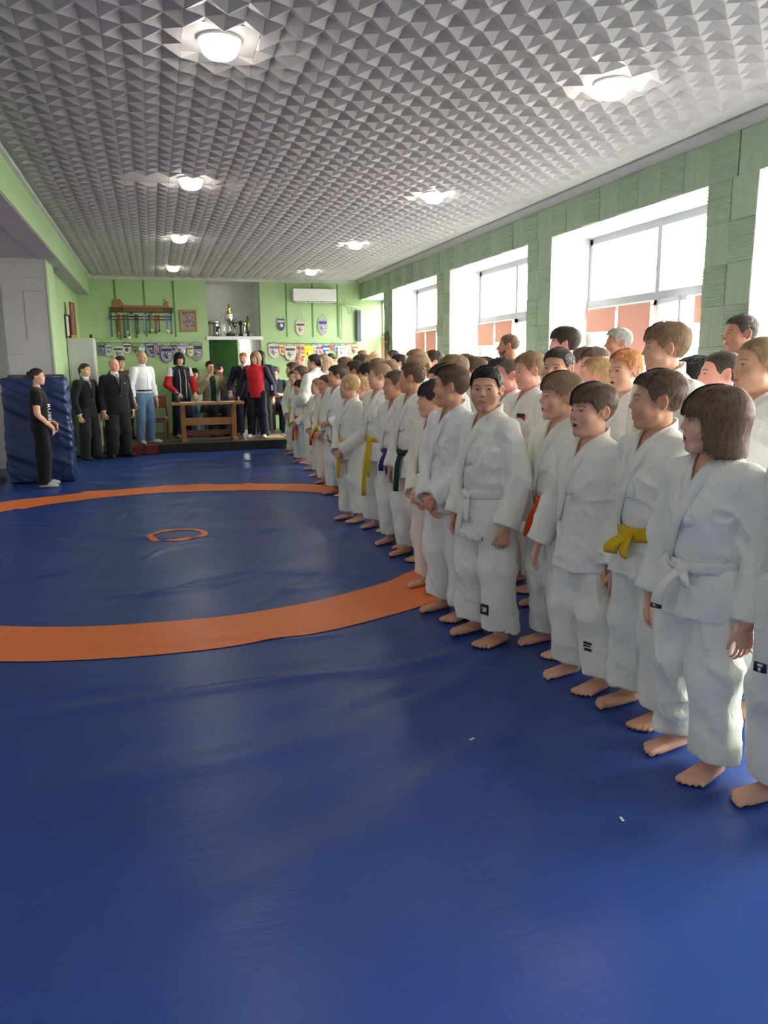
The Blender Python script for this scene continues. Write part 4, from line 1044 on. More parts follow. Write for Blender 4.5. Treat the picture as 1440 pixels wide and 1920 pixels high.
HAIR = {
 'buzz':   dict(top=.0045, side=.0035, line=L_SHORT, n=900, len=.010, lift=.0025, tw=.0016),
 'crew':   dict(top=.010, side=.0025, front=.002, line=L_SHORT, n=1300, len=.020, lift=.007, tw=.0022),
 'short':  dict(top=.014, side=.0035, front=.002, line=L_SHORT, n=1400, len=.030, lift=.006, tw=.0024, sweep=.5),
 'fringe': dict(top=.016, side=.0055, front=.003, back=.001, line=L_FRINGE, n=1700, len=.042, lift=.006, tw=.0026, sweep=.35, part=.12),
 'side':   dict(top=.014, side=.0025, front=.005, line=L_SHORT, n=1500, len=.036, lift=.004, tw=.0026, sweep=1.2),
 'bowl':   dict(top=.015, side=.009, front=.003, line=[(-.13, .030), (-.07, .028), (-.050, .026), (-.035, .004), (-.014, -.008), (-.002, .018), (.030, .024), (.040, -.030), (.065, -.070), (.12, -.075)], n=1300, len=.05, lift=.004, tw=.003),
 'bob':    dict(top=.013, side=.013, front=.001, back=.006, long=-.118, fall=.014, line=L_BOB, n=2200, len=.085, lift=.004, tw=.0032),
 'bun':    dict(top=.009, side=.006, line=L_BACK, n=900, len=.045, lift=.0015, tw=.0024, pull=1, bun=(0, .118, .040, .032)),
 'pony':   dict(top=.008, side=.006, line=L_BACK, n=900, len=.045, lift=.0015, tw=.0024, pull=1, pony=1),
 'braid':  dict(top=.011, side=.009, line=L_BACK, n=1000, len=.045, lift=.003, tw=.0026, pull=1, braid=1),
 'long':   dict(top=.014, side=.014, back=.006, long=-.20, fall=.020, line=L_OPEN, n=1700, len=.12, lift=.004, tw=.0034),
 'shag':   dict(top=.019, side=.020, back=.012, long=-.125, fall=.030, line=[(-.13, .04), (-.062, .036), (-.052, .02), (-.044, -.05), (-.03, -.10), (.0, -.12), (.12, -.13)], n=1700, len=.09, lift=.008, tw=.0034),
 'bald':   dict(top=.002, side=.0035, line=[(-.12, .20), (-.02, .16), (.0, .06), (.012, .030), (.030, .030), (.040, .030), (.065, .045), (.12, .05)], n=500, len=.010, lift=.002, tw=.0016, cut=lambda X, Y, Z: Z - .062),
 'man':    dict(top=.010, side=.005, front=.002, line=L_MAN, n=1200, len=.018, lift=.004, tw=.0022, sweep=.4),
 'gray':   dict(top=.015, side=.010, line=L_MAN, n=1300, len=.026, lift=.006, tw=.0024, sweep=.6),
 'curly':  dict(top=.026, side=.018, back=.006, line=L_FRINGE, n=1500, len=.03, lift=.010, tw=.003, curl=1),
}
_hair_cache = {}
def build_hair(style, res=.0045, seed=1, dens=1.):
    key = (style, round(res, 4), seed, dens)
    if key in _hair_cache: return _hair_cache[key]
    st = HAIR[style]; fn = hair_fn(st); rs = np.random.RandomState(seed)
    zlo = min(st.get('long', -.085) - .02, -.10); e = .135
    f = Field(axis((-e, e, res)), axis((-e, e + .04, res)), axis((zlo, .15, res)))
    X, Y, Z = f.grid((slice(None),) * 3)
    ph = np.arctan2(X, -(Y - .03))
    d = fn(X, Y, Z)
    am = .0012 if style in ('buzz', 'crew', 'man', 'bald', 'bun', 'pony') else .0026
    d = d + am * NZ(ph * 9 + seed * 3, Z * 22, Y * 8 + 0 * X) + am * .6 * NZ2(ph * 20, Z * 30, Y * 20 + seed)
    if style == 'curly': d = d + .006 * NZ(X * 55, Y * 55, Z * 55)
    f.D = np.broadcast_to(d, f.D.shape).astype(np.float32).copy()
    if 'bun' in st:
        b = st['bun']; f.ell(b[:3], (b[3], b[3] * .8, b[3]), .008)
    if st.get('pony'):
        f.cone((0, .100, .045), (0, .128, .02), .018, .022, .008); f.cone((0, .128, .02), (0, .126, -.075), .022, .010, .008)
    if st.get('braid'):
        for k in range(7):
            a = k / 6.; c = (.02 + .012 * math.sin(k * 2.2), .100 + .016 * math.sin(a * 2.6), .055 - .10 * a)
            f.ell((c[0] - .012, c[1], c[2]), (.020, .018, .015), .004); f.ell((c[0] + .012, c[1], c[2] - .008), (.020, .018, .015), .004)
    # keep a closed margin
    f.D[[0, -1]] = .5; f.D[:, [0, -1]] = .5; f.D[:, :, [0, -1]] = .5
    V, F = f.mesh(1)
    # locks of hair lying on the shell
    N = int(st['n'] * dens)
    i = rs.randint(0, len(V), N * 3); P = V[i].astype(float) + rs.normal(0, .001, (N * 3, 3))
    fn2 = hair_fn(st, False); lim0 = hair_fn(st, 'lim'); over = rs.uniform(-.006, .003, N * 3)[:N] if st['line'] is L_SHORT or st['line'] is L_MAN else rs.uniform(-.004, .012, N * 3)[:N]
    lim = (lambda x, y, z: np.maximum(lim0(x, y, z), st['long'] - z)) if st.get('long') else lim0
    g = lambda p: fn2(p[:, 0], p[:, 1], p[:, 2])
    def grad(p):
        h = .002; G = np.stack([g(p + np.eye(3)[k] * h) - g(p - np.eye(3)[k] * h) for k in range(3)], 1)
        if st.get('long'): G[:, 2] = np.where(p[:, 2] < .0, 0, G[:, 2])
        return G / np.maximum(np.linalg.norm(G, axis=1), 1e-6)[:, None]
    cr = ((P - (0, .014, .032)) / (.074, .092, .079)); P = P[(np.linalg.norm(cr, axis=1) > 1.0) & (np.abs(fn2(P[:, 0], P[:, 1], P[:, 2])) < .006) & (lim(P[:, 0], P[:, 1], P[:, 2]) < -.003)][:N]; N = len(P); over = over[:N]
    n0 = grad(P)
    crown = np.array([.006, .050, .11])
    def flow(p, n):
        v = p - crown; v[:, 2] = v[:, 2] * .5 - .02
        if st.get('pull'): v = np.array([0, .12, .035]) - p
        if st.get('sweep'): v = v + np.array([.06, -.02, 0]) * st['sweep'] * (p[:, 1:2] < .0)
        if st.get('long'): v = v + np.where(p[:, 2:3] < .05, np.array([[0, .01, -.15]]), 0)
        v = v - n * (v * n).sum(1)[:, None]
        return v / np.maximum(np.linalg.norm(v, axis=1), 1e-6)[:, None]
    K = 5; L = st['len'] * rs.uniform(.6, 1.25, N); tw = st['tw'] * rs.uniform(.6, 1.3, N)
    pts = [P]; p = P.copy(); lift = st['lift'] * rs.uniform(.2, 1., N); jit = rs.normal(0, .25, (N, 3))
    if st.get('curl'): jit *= 3
    nrm = [n0]
    for k in range(1, K):
        n = grad(p); v = flow(p, n) + jit * .5; v -= n * (v * n).sum(1)[:, None]
        v /= np.maximum(np.linalg.norm(v, axis=1), 1e-6)[:, None]
        p1 = p + v * (L / (K - 1))[:, None]
        stop = lim(p1[:, 0], p1[:, 1], p1[:, 2]) > over
        p = np.where(stop[:, None], p + v * (L / (K - 1))[:, None] * .08, p1)
        dd = g(p); m = (dd < .02)[:, None]
        tgt = (.0012 + lift * (k / (K - 1.)) ** 1.5)
        p = np.where(m, p + n * np.clip(tgt - dd, -.01, .01)[:, None], p)
        pts.append(p); nrm.append(n)
    pts = np.stack(pts, 1); nrm = np.stack(nrm, 1)
    T = np.gradient(pts, axis=1); S = np.cross(T, nrm); S /= np.maximum(np.linalg.norm(S, axis=2), 1e-9)[:, :, None]
    wd = tw[:, None] * np.array([.6, 1, 1, .8, .12])[None, :]
    A = pts + S * wd[:, :, None]; B = pts - S * wd[:, :, None] + nrm * (wd * .5)[:, :, None]
    LV = np.stack([A, B], 2).reshape(-1, 3); base = np.arange(N) * K * 2
    q = [np.stack([k * 2 + base, k * 2 + 1 + base, k * 2 + 3 + base, k * 2 + 2 + base], 1) for k in range(K - 1)]
    LF = np.concatenate(q)
    r = join((V, F), (LV, LF)); _hair_cache[key] = r
    return r

def build_shoe(l, H, sock=False):
    A = l['ank']; o = l['out']; d = np.array([math.sin(o), -math.cos(o), 0]); b = np.array([A[0], A[1], 0]); q = .86 * H; w = .9 if sock else 1.
    lo = np.minimum(b - .1 * H, b + d * .16 * H - .06 * H); hi = np.maximum(b + .1 * H, b + d * .16 * H + .06 * H); lo[2] = -.01; hi[2] = .075 * H
    f = Field(axis((lo[0], hi[0], .012)), axis((lo[1], hi[1], .012)), axis((lo[2], hi[2], .011)))
    f.cone(b - d * .022 * q + (0, 0, .026 * q), b + d * .085 * q + (0, 0, .024 * q), .027 * q * w, .031 * q * w, .01); f.cone(b + d * .085 * q + (0, 0, .024 * q), b + d * .125 * q + (0, 0, .018 * q), .031 * q * w, .022 * q * w, .01)
    f.cone(b + (0, 0, .03 * q), A + (0, 0, .02 * H), .028 * q * w, .027 * H * w, .01)
    z = f.zs < .002; f.D[:, :, z] = np.maximum(f.D[:, :, z], .002 - f.zs[z][None, None, :])
    return f.mesh(1)
# ------------------------------------------------------------------ the crowd
HC = dict(brown=lin(82, 64, 49), dark=lin(48, 38, 32), black=lin(24, 20, 20), light=lin(122, 99, 74), blond=lin(166, 136, 98), red=lin(170, 118, 72), gray=lin(140, 136, 128))
TONE = dict(fair=lin(228, 180, 154), tan=lin(214, 166, 136), pink=lin(234, 174, 156), deep=lin(190, 138, 108))
GI = dict(white=(.86, .865, .79), cream=(.85, .82, .74), cool=(.84, .86, .85), pale=(.87, .855, .81), blue=lin(38, 74, 176), green=(.85, .87, .80))
BELT = dict(white=(.80, .80, .76), yellow=lin(214, 178, 22), orange=lin(226, 84, 30), red=lin(186, 24, 40), blue=lin(44, 44, 120), green=lin(24, 60, 44), purple=lin(60, 40, 130))
def m_skin(tone, hc, mouth=0., gaze=0., iris='b'):
    br = tuple(min(x * 1.2, .25) for x in HC[hc])
    return skin('skin_%s_%s_%d_%d%s' % (tone, hc, mouth * 10, gaze * 1e4, iris), TONE[tone], br, (.09, .055, .03) if iris == 'b' else (.16, .20, .22), mouth, gaze)
def m_hair(hc): return hairmat('hair_' + hc, HC[hc])
def m_gi(k): return cloth('gi_' + k, GI[k], 420., .92, .30)
def m_belt(k): return cloth('belt_' + k, BELT[k], 300., .75, .15)
def over(o, m):
    for s in o.material_slots: s.link = 'OBJECT'; s.material = m
def attach_hair(e, J, me, name='hair', sc=1.):
    me, hm = me if isinstance(me, tuple) else (me, None)
    R = J['R'] * J['s'] * sc; h = ob(name, me, None, e)
    if hm: over(h, hm)
    h.matrix_local = Matrix([[R[i, 0], R[i, 1], R[i, 2], J['hc'][i]] for i in range(3)] + [[0, 0, 0, 1]]); return h
_hm = {}
def hair_mesh(style, hc, seed=1, res=.0045, dens=1.):
    k = (style, seed, res, dens)
    if k not in _hm:
        V, F = build_hair(style, res, seed, dens); _hm[k] = mesh_from('hair', V, F, [m_hair(hc)])
    return _hm[k], m_hair(hc)
def spot(px, top, Y, z=0.):
    p = at(px, top, Y); return p[0], p[2] - z
def placed(x, y, heading, z, label, group, name='person'):
    return thing(name, label, 'person', (x, y, z), math.radians(heading + 90), group)
GRP = 'children and grown-ups lined up along the mat'
def gi_parts(J, seed, res, jk, beltc, hem=.085, loose=1., tails=((-.035, .17, .05), (.03, .16, .03)), noknot=False, bw=.046):
    out = {}
    V, F, info = build_jacket(J, 'gi', res, seed, hem=hem, belt=beltc is not None, loose=loose)
    out['jacket'] = mesh_from('jacket', V, F, [m_gi(jk)])
    out['lapels'] = [mesh_from('lapel', v, f, [m_gi(jk)]) for v, f in lapels(J, info)]
    V, F = build_trousers(J, 'gi', res * 1.2, seed); out['trousers'] = mesh_from('trousers', V, F, [m_gi(jk)])
    if beltc:
        b = belt_mesh(J, info, w=bw, tails=tails, knot=not noknot); out['belt'] = [mesh_from('belt', v, f, [m_belt(beltc)]) for v, f in b]
    out['info'] = info
    return out
def gi_assemble(e, P):
    j = ob('jacket', P['jacket'], None, e)
    for m in P['lapels']: ob('lapel', m, None, j)
    t = ob('trousers', P['trousers'], None, e)
    if 'belt' in P:
        b = ob('belt', P['belt'][0], None, e)
        for k, m in enumerate(P['belt'][1:]): ob('knot' if k == 0 else 'belt_end', m, None, b)
    return j, t
def judoka(label, px, top, Y, heading=180, turn=0, nod=0, tilt=0, hv='boy', hair='short', hc='brown', tone='fair', jk='white', belt=None, arms='down', mouth=0., fat=1., seed=1, gaze=0., iris='b', dens=1., **kw):
    x, H = spot(px, top, Y); near = Y < 4.6 and seed < 20 and px < 1450; res = .0055 if near else (.0074 if Y < 6 else (.0082 if Y < 8 else .0105)); jres = .0095 if near else (.0128 if Y < 8 else .0175)
    sk = {k: kw.pop(k) for k in ('feet', 'stride', 'lean') if k in kw}
    J = skeleton(H, arms=arms, turn=math.radians(turn), nod=math.radians(nod), tilt=math.radians(tilt), fat=fat, **sk)
    e = placed(x, Y, heading, 0, label, GRP)
    V, F, hl = build_body(J, hv, mouth, res); ob('body', mesh_from('body', V, F, [m_skin(tone, hc, mouth, gaze, iris)], attrs={'hl': hl}), None, e)
    P = gi_parts(J, seed, jres, jk, belt, **kw); j, t = gi_assemble(e, P)
    attach_hair(e, J, hair_mesh(hair, hc, seed if near else 1, .0052 if near else .0062, dens if near else .55))
    return e, J, P, j, t
# ---- front row, near to far
WT = 'white judo uniform'
EDGE = judoka('partly visible judoka at the right edge with white belt and black sleeve-side label', 1575, 690, 1.90, 184, -15, belt='white', arms='down', jk='green', seed=1, hair='short', hc='brown', tails=((-.05, .30, .04), (.03, .22, .03)))
BOB = judoka('child with brown bob haircut in white uniform, white belt with black-tipped end', 1345, 722, 2.32, 192, -36, hv='girl', hair='bob', hc='brown', tone='fair', belt='white', arms=('down', 'down'), mouth=1., seed=2, jk='green', tails=((-.055, .15, .10), (.05, .05, .03)), stride=(.02, -.02), dens=1.4)
judoka('boy with short brown hair and a thick knotted yellow belt beside the bob-haired child', 1240, 693, 2.74, 186, -34, hv='boy', hair='short', hc='brown', tone='tan', belt='yellow', arms='down', mouth=.6, seed=3, jk='green', tails=((-.03, .07, .10), (.035, .08, .06)), fat=1.05, bw=.062)
CEN = judoka('boy with brown fringe singing in a beltless white jacket, black logo on knee', 1116, 718, 3.13, 192, -6, hv='boy', hair='fringe', hc='brown', tone='fair', belt=None, arms=('down', 'wide'), mouth=1., seed=4, fat=1.04, hem=.10, loose=1.04)
judoka('boy with light brown fringe and orange belt standing left of the beltless singer', 1056, 697, 3.58, 190, -20, hv='boy', hair='fringe', hc='light', tone='fair', belt='orange', arms='wide', mouth=.7, seed=5, tails=((-.06, .18, .04), (-.03, .16, .06)))
DRK = judoka('black-haired boy glancing at the camera with long white belt ends', 917, 686, 3.86, 194, 40, hv='round', hair='crew', hc='black', tone='tan', belt='white', arms='fist', seed=6, fat=1.1, jk='white', gaze=.003, tails=((-.045, .23, .02), (.035, .14, .03)), hem=.11)
judoka('boy with faded brown hair, hands clasped in front, left of the black-haired boy', 850, 685, 4.32, 196, -50, hv='slim', hair='side', hc='brown', tone='tan', belt=None, arms='clasp', seed=7, jk='cool', hem=.07)
judoka('small child with dark bowl cut in cream uniform half hidden behind clasped-hands boy', 815, 713, 4.88, 200, -36, hv='girl', hair='bowl', hc='dark', tone='fair', belt='white', arms='clasp', seed=8, jk='cream')
judoka('boy with cropped brown hair and dark green belt, fist at his side', 775, 678, 5.78, 200, -58, hv='slim', hair='crew', hc='brown', tone='tan', belt='green', arms='fist', seed=9, jk='pale', tails=((-.03, .30, .03), (-.01, .26, .05)))
BLU = judoka('boy with dark blue belt with a white printed end between green and yellow belts', 743, 694, 6.22, 208, -34, hv='boy', hair='crew', hc='brown', tone='tan', belt='blue', arms='back', seed=10, tails=((.05, .20, .06), (-.03, .15, .05)))
judoka('chubby fair-haired boy with long yellow belt ends hanging to his knees', 713, 680, 6.92, 206, -42, hv='round', hair='crew', hc='light', tone='fair', belt='yellow', arms='back', seed=11, fat=1.14, tails=((-.05, .52, .05), (.02, .33, .05)))
judoka('small boy with shaved blond head, hands clasped over a yellow belt end', 657, 700, 7.42, 200, -64, hv='slim', hair='buzz', hc='blond', tone='fair', belt='yellow', arms='clasp', seed=12, tails=((-.02, .36, .03), (.0, .30, .04)))
judoka('dark-haired boy with loose white belt loop behind the shaved blond boy', 632, 685, 9.0, 206, -36, hv='boy', hair='short', hc='dark', tone='tan', belt='white', arms=('front', 'clasp'), seed=13, jk='cool')
judoka('girl with swept-back brown hair and curling yellow belt end', 611, 702, 9.9, 206, -10, hv='girl', hair='bun', hc='brown', tone='fair', belt='yellow', arms='clasp', seed=14, tails=((-.10, .20, .14), (.03, .16, .03)))
judoka('girl with fair hair and red belt next to the curling yellow belt', 597, 708, 10.6, 206, -38, hv='girl', hair='pony', hc='light', tone='fair', belt='red', arms='clasp', seed=15, tails=((-.02, .30, .03), (.03, .2, .03)))
judoka('tall girl with dark braided hair seen from behind among the far children', 590, 664, 11.4, 128, 20, hv='woman', hair='braid', hc='dark', tone='fair', belt='white', arms='front', seed=16)
judoka('dark-haired boy with orange belt near the far end of the row', 563, 712, 12.3, 206, -24, hv='boy', hair='bowl', hc='dark', tone='pink', belt='orange', arms='clasp', seed=17, tails=((-.05, .36, .03), (.04, .34, .03)))
judoka('last boy of the row facing the camera with hands on his yellow belt', 551, 694, 13.5, 220, 24, hv='boy', hair='short', hc='brown', tone='fair', belt='yellow', arms='clasp', seed=18, tails=((-.02, .30, .03), (.02, .2, .03)))
# ---- second row seen between the first
judoka('older boy with a shaved head standing behind the bob-haired child at right', 1432, 628, 2.72, 182, -16, hv='slim', hair='buzz', hc='light', tone='tan', belt='white', arms='down', seed=20, jk='pale')
judoka('tall boy with thick light brown fringe towering behind the yellow-belted boy', 1256, 604, 3.3, 180, -30, hv='boy', hair='fringe', hc='light', tone='fair', belt='white', arms='down', mouth=.5, seed=21, jk='pale')
judoka('red-blond boy with short hair behind the beltless singing boy', 1178, 655, 3.95, 186, 2, hv='boy', hair='short', hc='red', tone='fair', belt='white', arms='down', mouth=.6, seed=22, jk='pale')
judoka('boy with dark cropped hair peering over the orange-belted boy', 1052, 651, 4.2, 186, 26, hv='round', hair='crew', hc='dark', tone='tan', belt='white', arms='down', seed=23, gaze=.002, jk='pale')
BIG = judoka('light-haired boy with a dark and red flag patch on his jacket, red belt', 998, 660, 4.72, 184, -14, nod=-6, hv='round', hair='short', hc='light', tone='pink', belt='red', arms='down', seed=24, fat=1.08, jk='pale')
judoka('boy with fair cropped hair whose profile shows left of the flag-patch boy', 960, 671, 5.25, 184, -24, hv='slim', hair='buzz', hc='brown', tone='pink', belt='white', arms='down', seed=25, jk='pale')
# ---- shared figures for the rows behind
TEMPL = []
for k, (hv, turn, arms, seed) in enumerate((('boy', -28, 'down', 31), ('slim', -12, 'fist', 32), ('round', -38, 'clasp', 33), ('girl', -20, 'down', 34), ('boy', 14, 'clasp', 35))):
    J = skeleton(1.45, arms=arms, turn=math.radians(turn)); V, F, hl = build_body(J, hv, 0., .0078)
    P = gi_parts(J, seed, .0145, 'pale', 'white'); P['body'] = mesh_from('body', V, F, [m_skin('fair', 'brown')], attrs={'hl': hl}); P['J'] = J; TEMPL.append(P)
AT = []
for k, (hv, turn, seed) in enumerate((('man', -10, 41), ('man', -30, 42), ('woman', 10, 43))):
    J = skeleton(1.75, adult=True, arms='down', turn=math.radians(turn)); V, F, hl = build_body(J, hv, 0., .0075)
    V2, F2, info = build_jacket(J, 'shirt', .014, seed, hem=.07, vtop=None); V3, F3 = build_trousers(J, 'suit', .016, seed)
    AT.append(dict(J=J, body=mesh_from('body', V, F, [m_skin('fair', 'brown')], attrs={'hl': hl}), jacket=mesh_from('jacket', V2, F2, [m_gi('white')]), trousers=mesh_from('trousers', V3, F3, [m_gi('white')])))
def standin(label, px, top, Y, tk, hair, hc, tone='fair', heading=182, belt='white', jk='pale', adult=False, coat=None, seed=2):
    x, H = spot(px, top, Y)
    src = (AT if adult else TEMPL)[tk]; J = src['J']
    e = placed(x, Y, heading, 0, label, GRP); s = H / J['H']; e.scale = (s, s, s)
    b = ob('body', src['body'], None, e); over(b, m_skin(tone, hc))
    if adult:
        j = ob('jacket', src['jacket'], None, e); over(j, coat); t = ob('trousers', src['trousers'], None, e); over(t, M_DARKTROUSER)
    else:
        j, t = gi_assemble(e, src)
        if jk != 'pale':
            for q in [j, t] + list(j.children): over(q, m_gi(jk))
        if belt != 'white':
            for q in e.children:
                if q.name.startswith('belt'):
                    over(q, m_belt(belt)); [over(c, m_belt(belt)) for c in q.children]
    attach_hair(e, J, hair_mesh(hair, hc, 1, .0062, .55), sc=1.0)
    return e
M_DARKTROUSER = cloth('dark_trousers', lin(40, 40, 46)); 
C_BLACK = cloth('black_coat', lin(34, 30, 32)); C_BROWN = cloth('brown_jacket', lin(74, 66, 60)); C_BLUE = cloth('blue_jersey', lin(44, 88, 200)); C_NAVY = cloth('navy_top', lin(36, 40, 66)); C_SAND = cloth('sand_top', lin(190, 176, 160))
S = standin
S('boy whose mouth and chin show below the shaved boy at the right edge', 1424, 684, 3.25, 1, 'short', 'brown', 'pink')
S('teenager with a buzz cut in blue judo jacket behind the bob-haired child', 1358, 655, 3.75, 0, 'buzz', 'dark', 'pink', jk='blue')
S('tall man with short dark hair and brown jacket by the nearest pillar', 1395, 589, 4.45, 0, 'man', 'dark', 'deep', adult=True, coat=C_BROWN, heading=176)
S('dark curly-haired head behind the tall fringed boy', 1306, 672, 4.3, 3, 'curly', 'black', 'tan')
S('blond boy with long swept top looking away behind the red-blond boy', 1128, 669, 4.75, 2, 'side', 'blond', 'pink', heading=170)
S('brown-haired boy behind the blond boy, face half turned to the hall', 1120, 651, 5.25, 4, 'short', 'brown', 'pink')
S('boy with trimmed brown hair in a navy top left of him, looking away', 1099, 649, 5.95, 2, 'crew', 'brown', 'pink', jk='blue', heading=165)
S('teenager with thick dark brown hair in a bright blue judo jacket', 1062, 613, 6.85, 0, 'fringe', 'dark', 'pink', jk='blue', heading=176)
S('grey-haired man in front of the long salmon blind', 1163, 615, 6.1, 0, 'gray', 'gray', 'deep', adult=True, coat=C_SAND, heading=172)
BRD = S('bearded man with thinning hair and dark coat before the second window', 957, 625, 7.45, 1, 'buzz', 'brown', 'deep', adult=True, coat=C_BLACK, heading=176)
S('brown-haired boy directly behind the clasped-hands boy', 853, 665, 5.95, 0, 'short', 'light', 'fair', heading=172)
S('dark-haired child hidden behind the clasped-hands boy, only the crown showing', 834, 682, 5.35, 1, 'short', 'dark')
S('child with straight brown hair above the black-haired boy, second head from left', 892, 669, 6.75, 3, 'bowl', 'brown', heading=168)
S('brown-haired boy far behind the black-haired boy, nearest the green pillar', 875, 664, 7.6, 0, 'short', 'brown', heading=170)
S('dark-haired child above the black-haired boy, third head from left', 912, 669, 7.1, 1, 'short', 'dark')
CLP = S('dark-haired girl with a pale hair clip right below the bearded man', 937, 670, 6.2, 3, 'bun', 'black', heading=160)
S('fair-haired child behind the cropped profile boy', 944, 683, 5.75, 2, 'crew', 'light')
S('girl with fair braided hair pinned up at the back behind the green-belted boy', 784, 664, 7.2, 3, 'braid', 'light', heading=172)
S('light-haired head rising above the girl with pinned-up braid', 782, 655, 8.7, 0, 'short', 'light')
S('dark-haired youth at the foot of the second green pillar', 814, 657, 9.3, 1, 'short', 'dark', adult=False)
S('fair boy with short hair between the yellow and blue belts, second row', 731, 675, 8.2, 2, 'crew', 'light')
S('black-haired man in profile under the third window', 749, 664, 9.7, 0, 'short', 'black', adult=True, coat=C_NAVY, tone='pink')
S('dark-haired man at the pillar with the hanging wreath', 738, 656, 12.2, 1, 'man', 'dark', adult=True, coat=C_SAND)
S('dark-haired girl hidden behind the chubby yellow-belted boy', 692, 680, 8.95, 3, 'bowl', 'dark', heading=165)
S('shaved fair child directly behind the shaved blond boy', 682, 705, 7.85, 1, 'buzz', 'blond', heading=172, belt='yellow')
S('dark-haired boy with neat cropped hair looking left behind the shaved blond boy', 666, 675, 9.45, 0, 'crew', 'dark', 'tan')
S('brown-haired boy behind the boy with the loose white belt loop', 648, 669, 10.6, 2, 'short', 'light', heading=170)
S('curly dark-haired child among the far heads', 678, 667, 11.2, 3, 'curly', 'dark')
S('girl with fair hair in a bun among the far heads', 699, 664, 10.1, 3, 'bun', 'blond', heading=165)
S('fair child with tousled hair right of the girl with the bun', 711, 672, 9.3, 2, 'side', 'light')
S('man with receding hair below the red and white pennants', 681, 656, 13.7, 1, 'man', 'light', adult=True, coat=C_SAND)
S('bald pink-headed man at the corner of the farthest window', 704, 657, 12.9, 0, 'bald', 'light', 'pink', adult=True, coat=C_SAND)
S('dark-haired woman with tied hair under the pennants on the right wall', 621, 662, 13.9, 2, 'bun', 'black', 'tan', adult=True, coat=C_NAVY, heading=215)
S('fair-haired girl with long hair beside the braided girl', 606, 664, 12.9, 2, 'long', 'light', 'pink', adult=True, coat=C_SAND, heading=180)
S('bald man looking down behind the far children', 564, 661, 14.35, 0, 'bald', 'brown', 'fair', adult=True, coat=C_NAVY, heading=205)
S('brown-haired boy behind the last boy of the row', 549, 679, 13.95, 0, 'short', 'brown', 'fair', heading=195)
S('boy with brown hair right of the last boy of the row', 566, 686, 12.9, 1, 'short', 'brown')
S('fair child between the orange belt and the braided girl', 575, 697, 12.6, 2, 'short', 'light')
S('dark-haired child at the elbow of the braided girl', 582, 698, 12.1, 3, 'bowl', 'dark')
S('dark cropped boy peeking between the girls and the white belt loop', 640, 684, 9.7, 1, 'crew', 'dark')
f = Field(axis((-.08, .08, .006)), axis((-.11, .05, .006)), axis((-.14, .0, .006)))
X, Y, Z = f.grid((slice(None),) * 3); d = (np.sqrt((X / .0640) ** 2 + ((Y + .026) / .0655) ** 2 + ((Z + .040) / .0800) ** 2) - 1) * .064 + .0015 * NZ(X * 150, Y * 150, Z * 150)
f.D = np.maximum(np.maximum(d, Z + .040 - .35 * np.abs(X)), Y - .012).astype(np.float32); f.D[:, -1] = .5; f.D[:, :, 0] = .5
attach_hair(BRD, AT[1]['J'], (mesh_from('beard', *f.mesh(1), [m_hair('brown')]), m_hair('brown')), 'beard')
attach_hair(CLP, TEMPL[3]['J'], mesh_from('hair_clip', *box((-.03, .085, .085), (.03, .115, .10), .004), [plain('clip_pale', lin(220, 200, 206), .4)]), 'hair_clip')
# marks on the uniforms
M_BLACK = plain('black_patch', (.015, .015, .017), .6); M_WMARK = plain('white_mark', (.75, .75, .75), .6); M_RMARK = plain('red_mark', lin(200, 30, 40), .6); M_NVY = plain('navy_mark', lin(30, 36, 70), .6)
def leg_patch(rec, sd, z, dx, w, h, marks, face=0.0, base=None):
    """cloth label on the front of a trouser leg, lying on the leg's own surface"""
    e, J, P, j, t = rec
    me = P['trousers']; co = np.empty(len(me.vertices) * 3, np.float32); me.vertices.foreach_get('co', co); co = co.reshape(-1, 3)
    l = J['legs'][0 if sd > 0 else 1]; cx = l['knee'][0] + dx
    d = np.array([math.sin(face), -math.cos(face), 0]); sx = np.array([math.cos(face), math.sin(face), 0])
    rel = co - np.array([l['knee'][0], l['knee'][1], 0]); m = (np.abs(rel @ sx - dx) < w * .6) & (np.abs(co[:, 2] - z) < h * .6) & (rel @ d > 0)
    dep = (rel @ d)[m].max() + .003
    c = np.array([l['knee'][0], l['knee'][1], z]) + sx * dx + d * dep
    o = obf('label_patch', box((-w / 2, -.002, -h / 2), (w / 2, .004, h / 2), .001), base or M_BLACK, t); o.location = c; o.rotation_euler = (.0, 0, face)
    for (x0, z0, x1, z1, mm) in marks: obf('label_mark', box((x0 * w, -.0032, z0 * h), (x1 * w, -.0018, z1 * h)), mm, o)
leg_patch(CEN, 1, .235, .0, .055, .060, [(-.4, .15, .4, .35, M_BLACK), (-.4, -.05, .3, .08, M_BLACK), (-.3, -.38, .42, -.15, M_BLACK)], .25, M_WMARK)
leg_patch(DRK, 1, .215, .0, .055, .060, [(-.3, .1, .3, .2, M_WMARK), (-.25, -.2, .2, -.1, M_WMARK), (-.15, -.08, .3, .06, M_WMARK)], .25)
e, J, P, j, t = BIG; H = J['H']; 
for sx, cols in ((.050, (M_NVY, M_RMARK)),):
    y = P['info']['surf'](sx * H, J['sz'] - .085 * H); o = obf('flag_patch', box((-.035, -.002, -.024), (.035, .004, .024), .001), M_RMARK, j); o.location = (sx * H, y - .006, J['sz'] - .085 * H); o.rotation_euler = (0, 0, .25)
    obf('patch_band', box((-.035, -.0035, .0), (.035, -.0015, .024)), M_NVY, o)
    for k in range(5): obf('patch_letter', box((-.028 + k * .012, -.0035, -.040), (-.021 + k * .012, -.001, -.030)), M_NVY, o)
